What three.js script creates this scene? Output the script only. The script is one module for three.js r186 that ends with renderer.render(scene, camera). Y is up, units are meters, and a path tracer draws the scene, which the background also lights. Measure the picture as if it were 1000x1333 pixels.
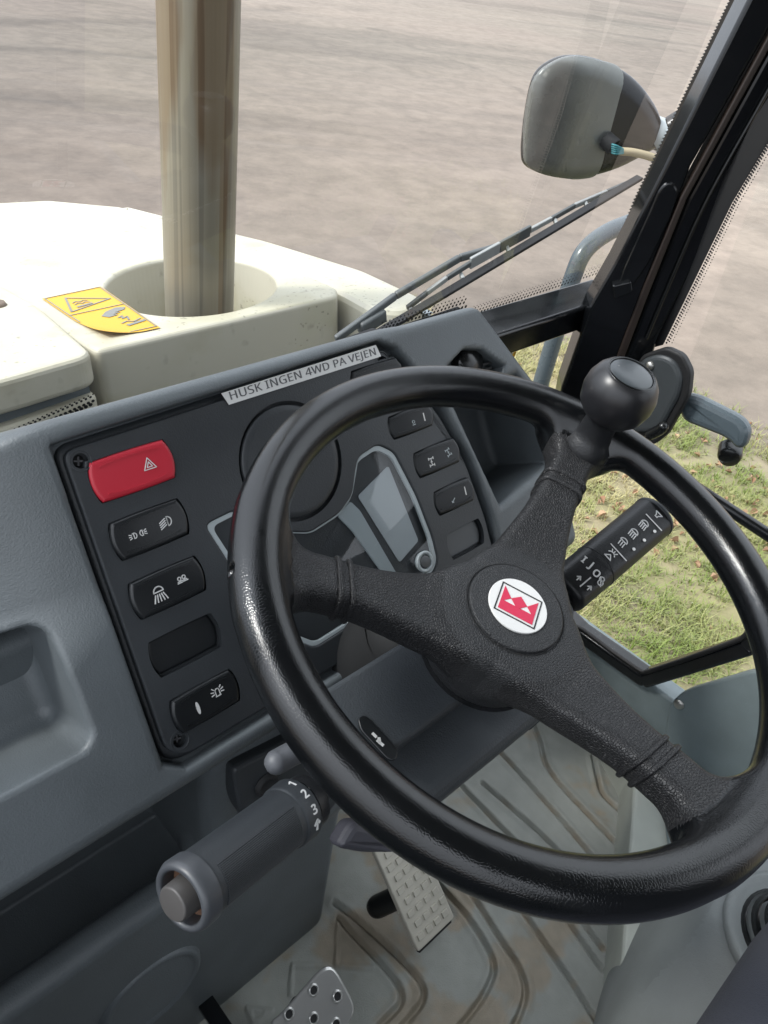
import * as THREE from 'three';
import { RoundedBoxGeometry } from 'three/addons/geometries/RoundedBoxGeometry.js';
import { mergeGeometries } from 'three/addons/utils/BufferGeometryUtils.js';
import { FontLoader } from 'three/addons/loaders/FontLoader.js';
import { TextGeometry } from 'three/addons/geometries/TextGeometry.js';

// ---------------------------------------------------------------- camera, sky, sun, exposure
const scene = new THREE.Scene();
const EYE = 1.9;                                     // height of the lens above the ground
const V3 = (x, y, z) => new THREE.Vector3(x, y, z);
// rows of the calibration: cab axes (right, up, back) seen from the photograph's lens (x right, y down, z ahead)
const AX = V3(0.73198508, -0.34200349, 0.58926349), AY = V3(0.1157218, -0.78990884, -0.60220635), AZ = V3(0.67142111, 0.50899669, -0.53862423);
const FOC = 1001;
const camera = new THREE.PerspectiveCamera(2 * Math.atan(666.5 / FOC) * 180 / Math.PI, 0.75, 0.02, 900);
{
  const right = V3(AX.x, AY.x, AZ.x), up = V3(-AX.y, -AY.y, -AZ.y), back = V3(-AX.z, -AY.z, -AZ.z);
  camera.quaternion.setFromRotationMatrix(new THREE.Matrix4().makeBasis(right, up, back));
  camera.position.set(0, EYE, 0);
}
const SUN_DIR = V3(-0.74, 0.88, -0.52).normalize();
{
  const w = 512, h = 256, d = new Float32Array(w * h * 4);
  for (let j = 0; j < h; j++) for (let i = 0; i < w; i++) {
    const el = ((j + 0.5) / h - 0.5) * Math.PI, az = ((i + 0.5) / w - 0.5) * 2 * Math.PI;
    const x = Math.cos(el) * Math.cos(az), y = Math.sin(el), z = Math.cos(el) * Math.sin(az);
    const c = x * SUN_DIR.x + y * SUN_DIR.y + z * SUN_DIR.z;
    const cl = 0.06 * Math.sin(x * 7 + 2 * Math.sin(z * 5)) * Math.max(0, y) + 0.05 * Math.sin(z * 11 + 3 * x) * Math.max(0, y);
    const s = Math.max(0, y), L = (0.50 + 0.52 * s + cl) + 0.65 * Math.pow(Math.max(0, c), 6) + 1.1 * Math.pow(Math.max(0, c), 40);
    const k = (j * w + i) * 4, g = y < 0 ? 0.35 : 1;
    d[k] = L * 0.93 * g; d[k + 1] = L * 0.985 * g; d[k + 2] = L * 1.07 * g; d[k + 3] = 1;
  }
  const t = new THREE.DataTexture(d, w, h, THREE.RGBAFormat, THREE.FloatType);
  t.mapping = THREE.EquirectangularReflectionMapping; t.magFilter = t.minFilter = THREE.LinearFilter; t.needsUpdate = true;
  scene.background = t; scene.environment = t;
}
const sun = new THREE.DirectionalLight(new THREE.Color(1, 0.965, 0.9), 1.5);
sun.position.copy(SUN_DIR).multiplyScalar(20); sun.castShadow = true; sun.shadow.radius = 22;
sun.shadow.mapSize.set(2048, 2048); sun.shadow.bias = -0.0005;
Object.assign(sun.shadow.camera, { left: -6, right: 6, top: 6, bottom: -6, near: 1, far: 60 });
scene.add(sun, sun.target);
const renderer = new THREE.WebGLRenderer({ antialias: true });
renderer.setSize(768, 1024);
renderer.toneMapping = THREE.LinearToneMapping;
renderer.toneMappingExposure = 2.8;
renderer.shadowMap.enabled = true; renderer.shadowMap.type = THREE.PCFSoftShadowMap;

// ---------------------------------------------------------------- pixel helpers: a pixel is a direction, the plane it meets gives the distance
function ray(px, py) {
  const v = V3(px - 500, py - 666.5, FOC).normalize();
  return V3(AX.dot(v), AY.dot(v), AZ.dot(v));
}
const atX = (px, py, x) => { const r = ray(px, py); return r.multiplyScalar(x / r.x); };
const atY = (px, py, y) => { const r = ray(px, py); return r.multiplyScalar(y / r.y); };
const atZ = (px, py, z) => { const r = ray(px, py); return r.multiplyScalar(z / r.z); };
function plane(o, u, n) {                            // frame with u across, v up, n towards the viewer
  n = n.clone().normalize(); u = u.clone().addScaledVector(n, -u.dot(n)).normalize();
  const v = n.clone().cross(u);
  const m = new THREE.Matrix4().makeBasis(u, v, n).setPosition(o);
  const f = { o, u, v, n, m };
  f.hit = (px, py, h = 0) => { const r = ray(px, py), q = o.clone().addScaledVector(n, h); const p = r.multiplyScalar(q.dot(n) / r.dot(n)).sub(o); return [p.dot(u), p.dot(v)]; };
  f.pt = (px, py, h = 0) => { const [a, b] = f.hit(px, py, h); return f.P(a, b, h); };
  f.P = (a, b, h = 0) => o.clone().addScaledVector(u, a).addScaledVector(v, b).addScaledVector(n, h);
  return f;
}
// ---------------------------------------------------------------- random, noise
function rng(s) { return () => { s |= 0; s = s + 0x6D2B79F5 | 0; let t = Math.imul(s ^ s >>> 15, 1 | s); t = t + Math.imul(t ^ t >>> 7, 61 | t) ^ t; return ((t ^ t >>> 14) >>> 0) / 4294967296; }; }
const hash = (x, y, z = 0) => { let h = Math.imul(x | 0, 374761393) + Math.imul(y | 0, 668265263) + Math.imul(z | 0, 2147483647 ^ 1274126177); h = Math.imul(h ^ h >>> 13, 1274126177); return ((h ^ h >>> 16) >>> 0) / 4294967296; };
function vn(x, y, per = 0, seed = 0) {
  const xi = Math.floor(x), yi = Math.floor(y), fx = x - xi, fy = y - yi, u = fx * fx * (3 - 2 * fx), v = fy * fy * (3 - 2 * fy);
  const w = per ? (a => ((a % per) + per) % per) : (a => a);
  const a = hash(w(xi), w(yi), seed), b = hash(w(xi + 1), w(yi), seed), c = hash(w(xi), w(yi + 1), seed), d = hash(w(xi + 1), w(yi + 1), seed);
  return (a + (b - a) * u) * (1 - v) + (c + (d - c) * u) * v;
}
function fbm(x, y, o = 4, per = 0, seed = 0) { let s = 0, a = 0.5, n = 0; for (let i = 0; i < o; i++) { s += a * vn(x, y, per, seed + i); n += a; x *= 2; y *= 2; per *= 2; a *= 0.5; } return s / n; }
const clamp = (x, a = 0, b = 1) => Math.min(b, Math.max(a, x));
const sst = (a, b, x) => { const t = clamp((x - a) / (b - a)); return t * t * (3 - 2 * t); };
const mixv = (a, b, t) => a + (b - a) * t;
// ---------------------------------------------------------------- textures
function tex(n, fn, rep = 1, srgb = false) {         // fn(u, v) -> [r,g,b] in 0..1
  const d = new Uint8Array(n * n * 4);
  for (let j = 0; j < n; j++) for (let i = 0; i < n; i++) { const c = fn(i / n, j / n), k = (j * n + i) * 4; for (let q = 0; q < 3; q++) d[k + q] = 255 * clamp(Array.isArray(c) ? c[q] : c); d[k + 3] = 255; }
  const t = new THREE.DataTexture(d, n, n, THREE.RGBAFormat); t.wrapS = t.wrapT = THREE.RepeatWrapping; t.magFilter = THREE.LinearFilter; t.minFilter = THREE.LinearMipmapLinearFilter; t.generateMipmaps = true;
  t.repeat.set(rep, rep); if (srgb) t.colorSpace = THREE.SRGBColorSpace; t.needsUpdate = true; return t;
}
function worley(x, y, per, seed) {
  const xi = Math.floor(x), yi = Math.floor(y); let a = 9, b = 9;
  for (let j = -1; j < 2; j++) for (let i = -1; i < 2; i++) {
    const cx = xi + i, cy = yi + j, wx = ((cx % per) + per) % per, wy = ((cy % per) + per) % per;
    const dx = cx + hash(wx, wy, seed) - x, dy = cy + hash(wx, wy, seed + 7) - y, d = dx * dx + dy * dy;
    if (d < a) { b = a; a = d; } else if (d < b) b = d;
  }
  return Math.sqrt(b) - Math.sqrt(a);
}
// uv are metres everywhere, so repeat = tiles per metre
const grainT = tex(512, (u, v) => 0.25 + 0.75 * sst(0, 0.32, worley(u * 44, v * 44, 44, 3)) * (0.8 + 0.2 * vn(u * 90, v * 90, 90)), 1 / 0.075);
const fineT = tex(256, (u, v) => 0.4 + 0.6 * fbm(u * 64, v * 64, 2, 64, 5), 1 / 0.05);
const smudgeT = tex(256, (u, v) => { const a = fbm(u * 5, v * 5, 5, 5, 11), b = fbm(u * 24, v * 24, 3, 24, 31); const r = 0.62 + 0.5 * (a - 0.5) + 0.25 * (b - 0.5); return [r, r, r]; }, 1 / 0.33);
const dustT = tex(512, (u, v) => { const a = fbm(u * 6, v * 6, 5, 6, 21), sp = hash(Math.floor(u * 512), Math.floor(v * 512), 5); const k = 0.74 + 0.34 * a + (sp > 0.993 ? 0.5 * hash(u * 512, v * 512, 9) : 0) + (vn(u * 300, v * 14, 0, 6) > .93 ? .10 : 0); return [k, k * 0.995, k * 0.985]; }, 1 / 0.28);
const rimT = tex(256, (u, v) => { const r = .52 + .55 * (fbm(u * 4, v * 4, 4, 4, 211) - .5) + .3 * (fbm(u * 30, v * 30, 3, 30, 13) - .5); return [r, r, r]; }, 1 / 0.21);
const clothT = tex(256, (u, v) => 0.5 + 0.25 * Math.sin(u * 2 * Math.PI * 40) * Math.sin(v * 2 * Math.PI * 40) + 0.5 * (vn(u * 80, v * 80, 80) - 0.5), 1 / 0.05);
const paintT = tex(1024, (u, v) => {                 // aged cream paint: grime freckles and thin green-brown film with ragged outline
  const a = fbm(u * 7, v * 7, 5, 7, 41), f = worley(u * 60, v * 60, 60, 2), g = hash(Math.floor(u * 60), Math.floor(v * 60), 77);
  const dt = sst(.52, .70, fbm(u * 11, v * 11, 5, 11, 141)); let k = 1 - 0.07 * sst(0.5, 0.68, a) - .10 * dt; const s = fbm(u * 60, v * 60, 3, 60, 9); if (s > 0.72) k -= 0.4 * (s - 0.72) * 3; const n2 = fbm(u * 200, v * 200, 2, 200, 19); if (n2 > 0.80 && a > .53) k -= 0.35;
  return [k, k * (0.995 - .02 * dt), k * (0.97 - 0.06 * sst(0.5, 0.68, a) - .08 * dt)];
}, 1 / 0.9);
const pipeT = tex(1024, (u, v) => {                  // weathered steel pipe: rust blooms, soot runs, lengthways scratches (v runs up the pipe)
  const r = fbm(u * 9, v * 3.5, 5, 0, 51), run = fbm(u * 40, v * 2.2, 3, 0, 61), sc = vn(u * 130, v * 5, 0, 4);
  const rust = sst(0.54, 0.72, r) * (0.5 + 0.5 * run), soot = sst(0.52, 0.66, run);
  const b = 0.92 - 0.12 * sc;
  return [mixv(b, 0.62, rust * 0.8) - 0.22 * soot, mixv(b * 0.965, 0.42, rust * 0.8) - 0.21 * soot, mixv(b * 0.86, 0.24, rust * 0.8) - 0.17 * soot];
}, 1);
// ---------------------------------------------------------------- materials
const lin = (r, g, b) => new THREE.Color().setRGB(r, g, b);
const mat = (c, rough, o = {}) => new THREE.MeshStandardMaterial({ color: c, roughness: rough, ...o });
const M = {
  rim: mat(lin(.0035, .004, .0046), .34, { bumpMap: grainT, bumpScale: .00006, roughnessMap: rimT }),
  spoke: mat(lin(.010, .0102, .0112), .44, { bumpMap: grainT, bumpScale: .0006 }),
  hub: mat(lin(.0155, .0165, .018), .52, { bumpMap: grainT, bumpScale: .00045 }),
  dash: mat(lin(.090, .103, .111), .48, { bumpMap: fineT, bumpScale: .0003, map: dustT }),
  panel: mat(lin(.028, .032, .036), .50, { bumpMap: fineT, bumpScale: .0002, map: dustT }),
  black: mat(lin(.006, .0065, .007), .38, { roughnessMap: smudgeT }),
  blackMatte: mat(lin(.007, .0075, .008), .75),
  swi: mat(lin(.0065, .0078, .009), .36, { bumpMap: fineT, bumpScale: .0001 }),
  red: mat(lin(.46, .018, .035), .42),
  white: mat(lin(.60, .60, .585), .5),
  ink: mat(lin(.10, .10, .105), .6),
  tape: mat(lin(.66, .66, .64), .45),
  blank: mat(lin(.075, .080, .084), .55),
  frameGrey: mat(lin(.34, .38, .39), .4),
  shroud: mat(lin(.042, .049, .056), .6, { bumpMap: fineT, bumpScale: .0004, map: dustT }),
  stalk: mat(lin(.008, .0086, .0098), .42, { bumpMap: fineT, bumpScale: .0002 }),
  stalkGrey: mat(lin(.028, .032, .036), .50, { bumpMap: fineT, bumpScale: .00015 }),
  cream: mat(lin(.50, .475, .385), .45, { map: paintT }),
  steel: mat(lin(.50, .49, .46), .4, { metalness: 1 }),
  chrome: mat(lin(.50, .50, .48), .30, { metalness: .6, roughnessMap: smudgeT }),
  pipe: mat(lin(.285, .268, .228), .5, { metalness: .4, map: pipeT }),
  gloss: mat(lin(.006, .0065, .007), .22),
  frame: mat(lin(.005, .0056, .0065), .26, { roughnessMap: smudgeT }),
  rubber: mat(lin(.005, .005, .0055), .6),
  brown: mat(lin(.018, .011, .008), .5),
  frit: mat(lin(.003, .003, .0035), .5),
  glass: new THREE.MeshPhysicalMaterial({ color: lin(.95, .965, .96), roughness: 0, transmission: 1, thickness: 0, ior: 1.5 }),
  screen: new THREE.MeshPhysicalMaterial({ color: lin(.84, .855, .87), roughness: 0, transmission: 1, thickness: 0, ior: 1.5 }),
  lens: new THREE.MeshPhysicalMaterial({ color: lin(.93, .95, .96), roughness: .03, transmission: 1, thickness: 0, ior: 1.5 }),
  mirror: mat(lin(.20, .208, .195), .5, { metalness: .5, map: dustT, roughnessMap: smudgeT }),
  greyTube: mat(lin(.070, .090, .102), .42, { roughnessMap: smudgeT }),
  side: mat(lin(.17, .21, .22), .5, { map: dustT, bumpMap: fineT, bumpScale: .0002 }),
  sideLight: mat(lin(.30, .32, .29), .55, { map: dustT }),
  console: mat(lin(.15, .165, .165), .6, { map: dustT, bumpMap: fineT, bumpScale: .0003 }),
  cloth: mat(lin(.028, .031, .042), .95, { bumpMap: clothT, bumpScale: .0005 }),
  yellow: mat(lin(.62, .34, .010), .45),
  stickerInk: mat(lin(.19, .19, .17), .5),
  tan: mat(lin(.40, .33, .20), .6), teal: mat(lin(.03, .20, .22), .5),
  roof: mat(lin(.10, .11, .115), .8),
  pedal: mat(lin(.46, .44, .38), .6, { map: dustT }),
};
// ---------------------------------------------------------------- building helpers (all positions relative to the lens; finish() moves them up by EYE)
const used = {};
function numbered(n) { const k = used[n] = (used[n] ?? -1) + 1; return k ? `${n}_${String(k).padStart(3, '0')}` : n; }
function thing(name, label, category, group) {
  const o = new THREE.Group(); o.name = numbered(name); o.userData = { label, category }; if (group) o.userData.group = group; scene.add(o); return o;
}
function part(name, geo, m, parent, label) {
  const g = Array.isArray(geo) ? mg(geo) : geo; const o = new THREE.Mesh(g, m); o.name = name; parent.add(o); if (label) o.userData.label = label; return o;
}
function single(name, geo, m, label, category, kind, group) {
  const o = part(numbered(name), geo, m, scene); if (label) o.userData.label = label; if (category) o.userData.category = category; if (kind) o.userData.kind = kind; if (group) o.userData.group = group; return o;
}
function norm(g) { g = g.index ? g.toNonIndexed() : g; for (const k of Object.keys(g.attributes)) if (!['position', 'normal', 'uv'].includes(k)) g.deleteAttribute(k); if (!g.attributes.normal) g.computeVertexNormals(); boxUV(g); return g; }
const mg = list => mergeGeometries(list.map(norm), false);
function boxUV(g) {                                  // uv in metres by the dominant axis of each face
  const p = g.attributes.position, n = g.attributes.normal, uv = new Float32Array(p.count * 2);
  for (let i = 0; i < p.count; i += 3) {
    let ax = 0, ay = 0, az = 0; for (let k = 0; k < 3; k++) { ax += Math.abs(n.getX(i + k)); ay += Math.abs(n.getY(i + k)); az += Math.abs(n.getZ(i + k)); }
    for (let k = 0; k < 3; k++) { const x = p.getX(i + k), y = p.getY(i + k), z = p.getZ(i + k); const a = ay >= ax && ay >= az ? [x, z] : ax >= az ? [z, y] : [x, y]; uv[(i + k) * 2] = a[0]; uv[(i + k) * 2 + 1] = a[1]; }
  }
  g.setAttribute('uv', new THREE.BufferAttribute(uv, 2)); return g;
}
const B = g => norm(g);
function shapeOf(pts, r = 0) {
  const s = new THREE.Shape(); const n = pts.length;
  if (!r) { pts.forEach((p, i) => i ? s.lineTo(p[0], p[1]) : s.moveTo(p[0], p[1])); s.closePath(); return s; }
  for (let i = 0; i < n; i++) {
    const a = pts[(i + n - 1) % n], b = pts[i], c = pts[(i + 1) % n];
    const la = Math.hypot(a[0] - b[0], a[1] - b[1]), lc = Math.hypot(c[0] - b[0], c[1] - b[1]);
    const ra = Math.min(r, la * .48) / la, rc = Math.min(r, lc * .48) / lc;
    const p = [b[0] + (a[0] - b[0]) * ra, b[1] + (a[1] - b[1]) * ra], q = [b[0] + (c[0] - b[0]) * rc, b[1] + (c[1] - b[1]) * rc];
    i ? s.lineTo(...p) : s.moveTo(...p); s.quadraticCurveTo(b[0], b[1], q[0], q[1]);
  }
  s.closePath(); return s;
}
function slab(shape, depth, bevel = 0, fr, h = 0, seg = 3) {   // front face at height h of the frame, body behind it
  const g = new THREE.ExtrudeGeometry(shape, { depth: Math.max(1e-4, depth - 2 * bevel), bevelEnabled: bevel > 0, bevelThickness: bevel, bevelSize: bevel, bevelOffset: -bevel, bevelSegments: seg, curveSegments: 10 });
  g.translate(0, 0, h - (bevel > 0 ? Math.max(1e-4, depth - 2 * bevel) + bevel : depth));
  if (fr) g.applyMatrix4(fr.m); return B(g);
}
const slabPx = (pts, fr, depth, bevel = 0, r = 0, h = 0) => slab(shapeOf(pts.map(p => fr.hit(p[0], p[1], h)), r), depth, bevel, fr, h);
function tube(pts, r, seg = 0, rad = 12, closed = false, tension = .5) {
  const c = pts.length === 2 ? new THREE.LineCurve3(pts[0], pts[1]) : new THREE.CatmullRomCurve3(pts, closed, 'catmullrom', tension);
  const g = [new THREE.TubeGeometry(c, seg || Math.max(1, pts.length * 8 - 15), r, rad, closed)];
  if (!closed) for (const e of [0, 1]) { const s = new THREE.SphereGeometry(r, rad, 6); const p = c.getPoint(e); s.scale(1, 1, 1).translate(p.x, p.y, p.z); g.push(s); }
  return mg(g);
}
function lathe(prof, o, axis, seg = 40) {            // prof: [radius, height] along axis from o
  const g = new THREE.LatheGeometry(prof.map(p => new THREE.Vector2(p[0], p[1])), seg);
  g.applyMatrix4(new THREE.Matrix4().makeRotationFromQuaternion(new THREE.Quaternion().setFromUnitVectors(V3(0, 1, 0), axis.clone().normalize())).setPosition(o)); return B(g);
}
function barBetween(a, b, w, t, up, r = .002) {      // rounded rectangular bar
  const d = b.clone().sub(a), L = d.length(); d.normalize(); const n = up.clone().addScaledVector(d, -up.dot(d)).normalize(), s = n.clone().cross(d);
  const g = new RoundedBoxGeometry(L, w, t, 3, r); g.applyMatrix4(new THREE.Matrix4().makeBasis(d, s, n).setPosition(a.clone().add(b).multiplyScalar(.5))); return B(g);
}
function rbox(x0, x1, y0, y1, z0, z1, r = .004) { const g = new RoundedBoxGeometry(x1 - x0, y1 - y0, z1 - z0, 3, r); g.translate((x0 + x1) / 2, (y0 + y1) / 2, (z0 + z1) / 2); return B(g); }
// flat strokes in a frame: polylines of [x,y], width w, raised t above height h
function strokes(polys, w, fr, h, t = .0003) {
  const out = [];
  for (const pl of polys) for (let i = 0; i + 1 < pl.length; i++) {
    const [ax, ay] = pl[i], [bx, by] = pl[i + 1], dx = bx - ax, dy = by - ay, L = Math.hypot(dx, dy); if (L < 1e-6) continue;
    const g = new THREE.BoxGeometry(L + w * .6, w, t); g.rotateZ(Math.atan2(dy, dx)); g.translate((ax + bx) / 2, (ay + by) / 2, h + t / 2); out.push(g);
  }
  const g = mg(out); if (fr) g.applyMatrix4(fr.m); return g;
}
const arc = (x, y, r, a0, a1, n = 10, ry = r) => Array.from({ length: n + 1 }, (_, i) => { const a = (a0 + (a1 - a0) * i / n) * Math.PI / 180; return [x + r * Math.cos(a), y + ry * Math.sin(a)]; });
const xf = (polys, s, ox, oy, rot = 0) => polys.map(p => p.map(([x, y]) => { const c = Math.cos(rot), d = Math.sin(rot); return [ox + s * (x * c - y * d), oy + s * (x * d + y * c)]; }));
// solid from a signed distance field: surface nets, vertices pulled onto the surface, normals from the field
function solid(f, mn, mx, h) {
  const nx = Math.ceil((mx[0] - mn[0]) / h) + 1, ny = Math.ceil((mx[1] - mn[1]) / h) + 1, nz = Math.ceil((mx[2] - mn[2]) / h) + 1;
  const val = new Float32Array(nx * ny * nz), id = (i, j, k) => i + nx * (j + ny * k);
  for (let k = 0; k < nz; k++) for (let j = 0; j < ny; j++) for (let i = 0; i < nx; i++) val[id(i, j, k)] = f(mn[0] + i * h, mn[1] + j * h, mn[2] + k * h);
  const vid = new Int32Array(nx * ny * nz).fill(-1), P = [], E = 4e-5;
  const grad = (x, y, z) => { const a = f(x + E, y, z) - f(x - E, y, z), b = f(x, y + E, z) - f(x, y - E, z), c = f(x, y, z + E) - f(x, y, z - E); const l = Math.hypot(a, b, c) || 1; return [a / l, b / l, c / l, l / (2 * E)]; };
  const N = [];
  const ed = [[0, 0, 0, 1, 0, 0], [0, 1, 0, 1, 1, 0], [0, 0, 1, 1, 0, 1], [0, 1, 1, 1, 1, 1], [0, 0, 0, 0, 1, 0], [1, 0, 0, 1, 1, 0], [0, 0, 1, 0, 1, 1], [1, 0, 1, 1, 1, 1], [0, 0, 0, 0, 0, 1], [1, 0, 0, 1, 0, 1], [0, 1, 0, 0, 1, 1], [1, 1, 0, 1, 1, 1]];
  for (let k = 0; k < nz - 1; k++) for (let j = 0; j < ny - 1; j++) for (let i = 0; i < nx - 1; i++) {
    let sx = 0, sy = 0, sz = 0, c = 0;
    for (const e of ed) { const a = val[id(i + e[0], j + e[1], k + e[2])], b = val[id(i + e[3], j + e[4], k + e[5])]; if ((a < 0) !== (b < 0)) { const t = a / (a - b); sx += e[0] + (e[3] - e[0]) * t; sy += e[1] + (e[4] - e[1]) * t; sz += e[2] + (e[5] - e[2]) * t; c++; } }
    if (!c) continue;
    let x = mn[0] + (i + sx / c) * h, y = mn[1] + (j + sy / c) * h, z = mn[2] + (k + sz / c) * h;
    for (let q = 0; q < 2; q++) { const g = grad(x, y, z), d = clamp(f(x, y, z) / Math.max(.3, g[3]), -h * .6, h * .6); x -= g[0] * d; y -= g[1] * d; z -= g[2] * d; }
    const g = grad(x, y, z); vid[id(i, j, k)] = P.length / 3; P.push(x, y, z); N.push(g[0], g[1], g[2]);
  }
  const idx = []; const quad = (a, b, c, d, flip) => { if (a < 0 || b < 0 || c < 0 || d < 0) return; flip ? idx.push(a, c, b, a, d, c) : idx.push(a, b, c, a, c, d); };
  for (let k = 1; k < nz - 1; k++) for (let j = 1; j < ny - 1; j++) for (let i = 1; i < nx - 1; i++) {
    const a = val[id(i, j, k)] < 0;
    if (a !== (val[id(i + 1, j, k)] < 0)) quad(vid[id(i, j - 1, k - 1)], vid[id(i, j, k - 1)], vid[id(i, j, k)], vid[id(i, j - 1, k)], !a);
    if (a !== (val[id(i, j + 1, k)] < 0)) quad(vid[id(i - 1, j, k - 1)], vid[id(i - 1, j, k)], vid[id(i, j, k)], vid[id(i, j, k - 1)], !a);
    if (a !== (val[id(i, j, k + 1)] < 0)) quad(vid[id(i - 1, j - 1, k)], vid[id(i, j - 1, k)], vid[id(i, j, k)], vid[id(i - 1, j, k)], !a);
  }
  const g = new THREE.BufferGeometry(); g.setAttribute('position', new THREE.Float32BufferAttribute(P, 3)); g.setAttribute('normal', new THREE.Float32BufferAttribute(N, 3)); g.setIndex(idx);
  return B(g);
}
const smin = (a, b, k) => { const t = Math.max(k - Math.abs(a - b), 0) / k; return Math.min(a, b) - t * t * k * .25; };
const smax = (a, b, k) => -smin(-a, -b, k);
const sdBox = (x, y, z, a, b, c, r) => { const p = Math.abs(x) - a + r, q = Math.abs(y) - b + r, s = Math.abs(z) - c + r; return Math.hypot(Math.max(p, 0), Math.max(q, 0), Math.max(s, 0)) + Math.min(Math.max(p, q, s), 0) - r; };
function sdPoly(pts) {
  return (x, y) => { let d = 1e9, s = 1; for (let i = 0, j = pts.length - 1; i < pts.length; j = i++) { const [ax, ay] = pts[i], [bx, by] = pts[j]; const ex = bx - ax, ey = by - ay, wx = x - ax, wy = y - ay; const t = clamp((wx * ex + wy * ey) / (ex * ex + ey * ey || 1e-12)); d = Math.min(d, Math.hypot(wx - ex * t, wy - ey * t)); const c1 = y >= ay, c2 = y < by, c3 = ex * wy > ey * wx; if ((c1 && c2 && c3) || (!c1 && !c2 && !c3)) s = -s; } return s * d; };
}
const font = await new FontLoader().loadAsync('fonts/droid/droid_sans_regular.typeface.json');
const fontB = await new FontLoader().loadAsync('fonts/droid/droid_sans_bold.typeface.json');
function text(s, size, x, y, fr, h, bold = false, rot = 0, center = true) {
  const g = new TextGeometry(s, { font: bold ? fontB : font, size, depth: .0003, curveSegments: 3, bevelEnabled: false }); g.computeBoundingBox(); const b = g.boundingBox;
  g.translate(center ? -(b.min.x + b.max.x) / 2 : 0, center ? -(b.min.y + b.max.y) / 2 : 0, 0); g.rotateZ(rot); g.translate(x, y, h); if (fr) g.applyMatrix4(fr.m); return B(g);
}

// ---------------------------------------------------------------- frames of reference in the cab
const PANEL = plane(ray(175, 612).multiplyScalar(.545), V3(1, 0, 0), V3(0, Math.cos(58 * Math.PI / 180), Math.sin(58 * Math.PI / 180)));
const WHEEL = plane(V3(.33573, -.31301, -.17156), V3(1, 0, 0), V3(-.0058, 1, .3036));
const SCREEN = plane(V3(0, -.36, -.515), V3(1, 0, 0), V3(0, -.13, 1));
const DOORX = .87;
const DOOR = plane(V3(DOORX, 0, 0), V3(0, 0, 1), V3(-1, 0, 0));      // u = towards the rear, v = up ... n into the cab
const FLOOR_Y = -1.0;
const BON = plane(V3(0, -.387, -.72), V3(1, 0, 0), V3(0, 1, -.137)); // bonnet top, sloping down towards the front; v runs rearwards/forwards

// ================================================================ THE SETTING: yard ground and verge
const GY = -EYE;
const VERGE = (z) => 3.75 + .35 * Math.sin(z * .8 + 1) + .22 * Math.sin(z * 2.3);   // outer edge of the grass strip, x in metres
function grassAmount(x, z) {
  const e = VERGE(z) + .7 * (fbm(x * 1.3, z * 1.3, 3, 0, 71) - .5);
  const outer = sst(.55, -.5, x - e), inner = sst(.75, 1.3, x + .4 * (fbm(x, z, 2, 0, 5) - .5));
  const front = sst(-3.9, -2.6, z + (fbm(x * .7, z * .7, 3, 0, 15) - .5) * 1.6);
  return outer * inner * front * sst(.22, .55, fbm(x * 2.6, z * 2.6, 4, 0, 33) + .12);
}
const TR = V3(.80, 0, .60);                          // the tyre tracks cross the yard this way
function groundHeight(x, z) {
  const a = x * TR.x + z * TR.z, b = -x * TR.z + z * TR.x;
  const fade = sst(3.0, 6.5, Math.hypot(x, z));
  return GY + fade * (.05 * (fbm(a * .10, b * .9, 3, 0, 3) - .5) + .03 * (fbm(a * .4, b * 3.2, 3, 0, 8) - .5));
}
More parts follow.
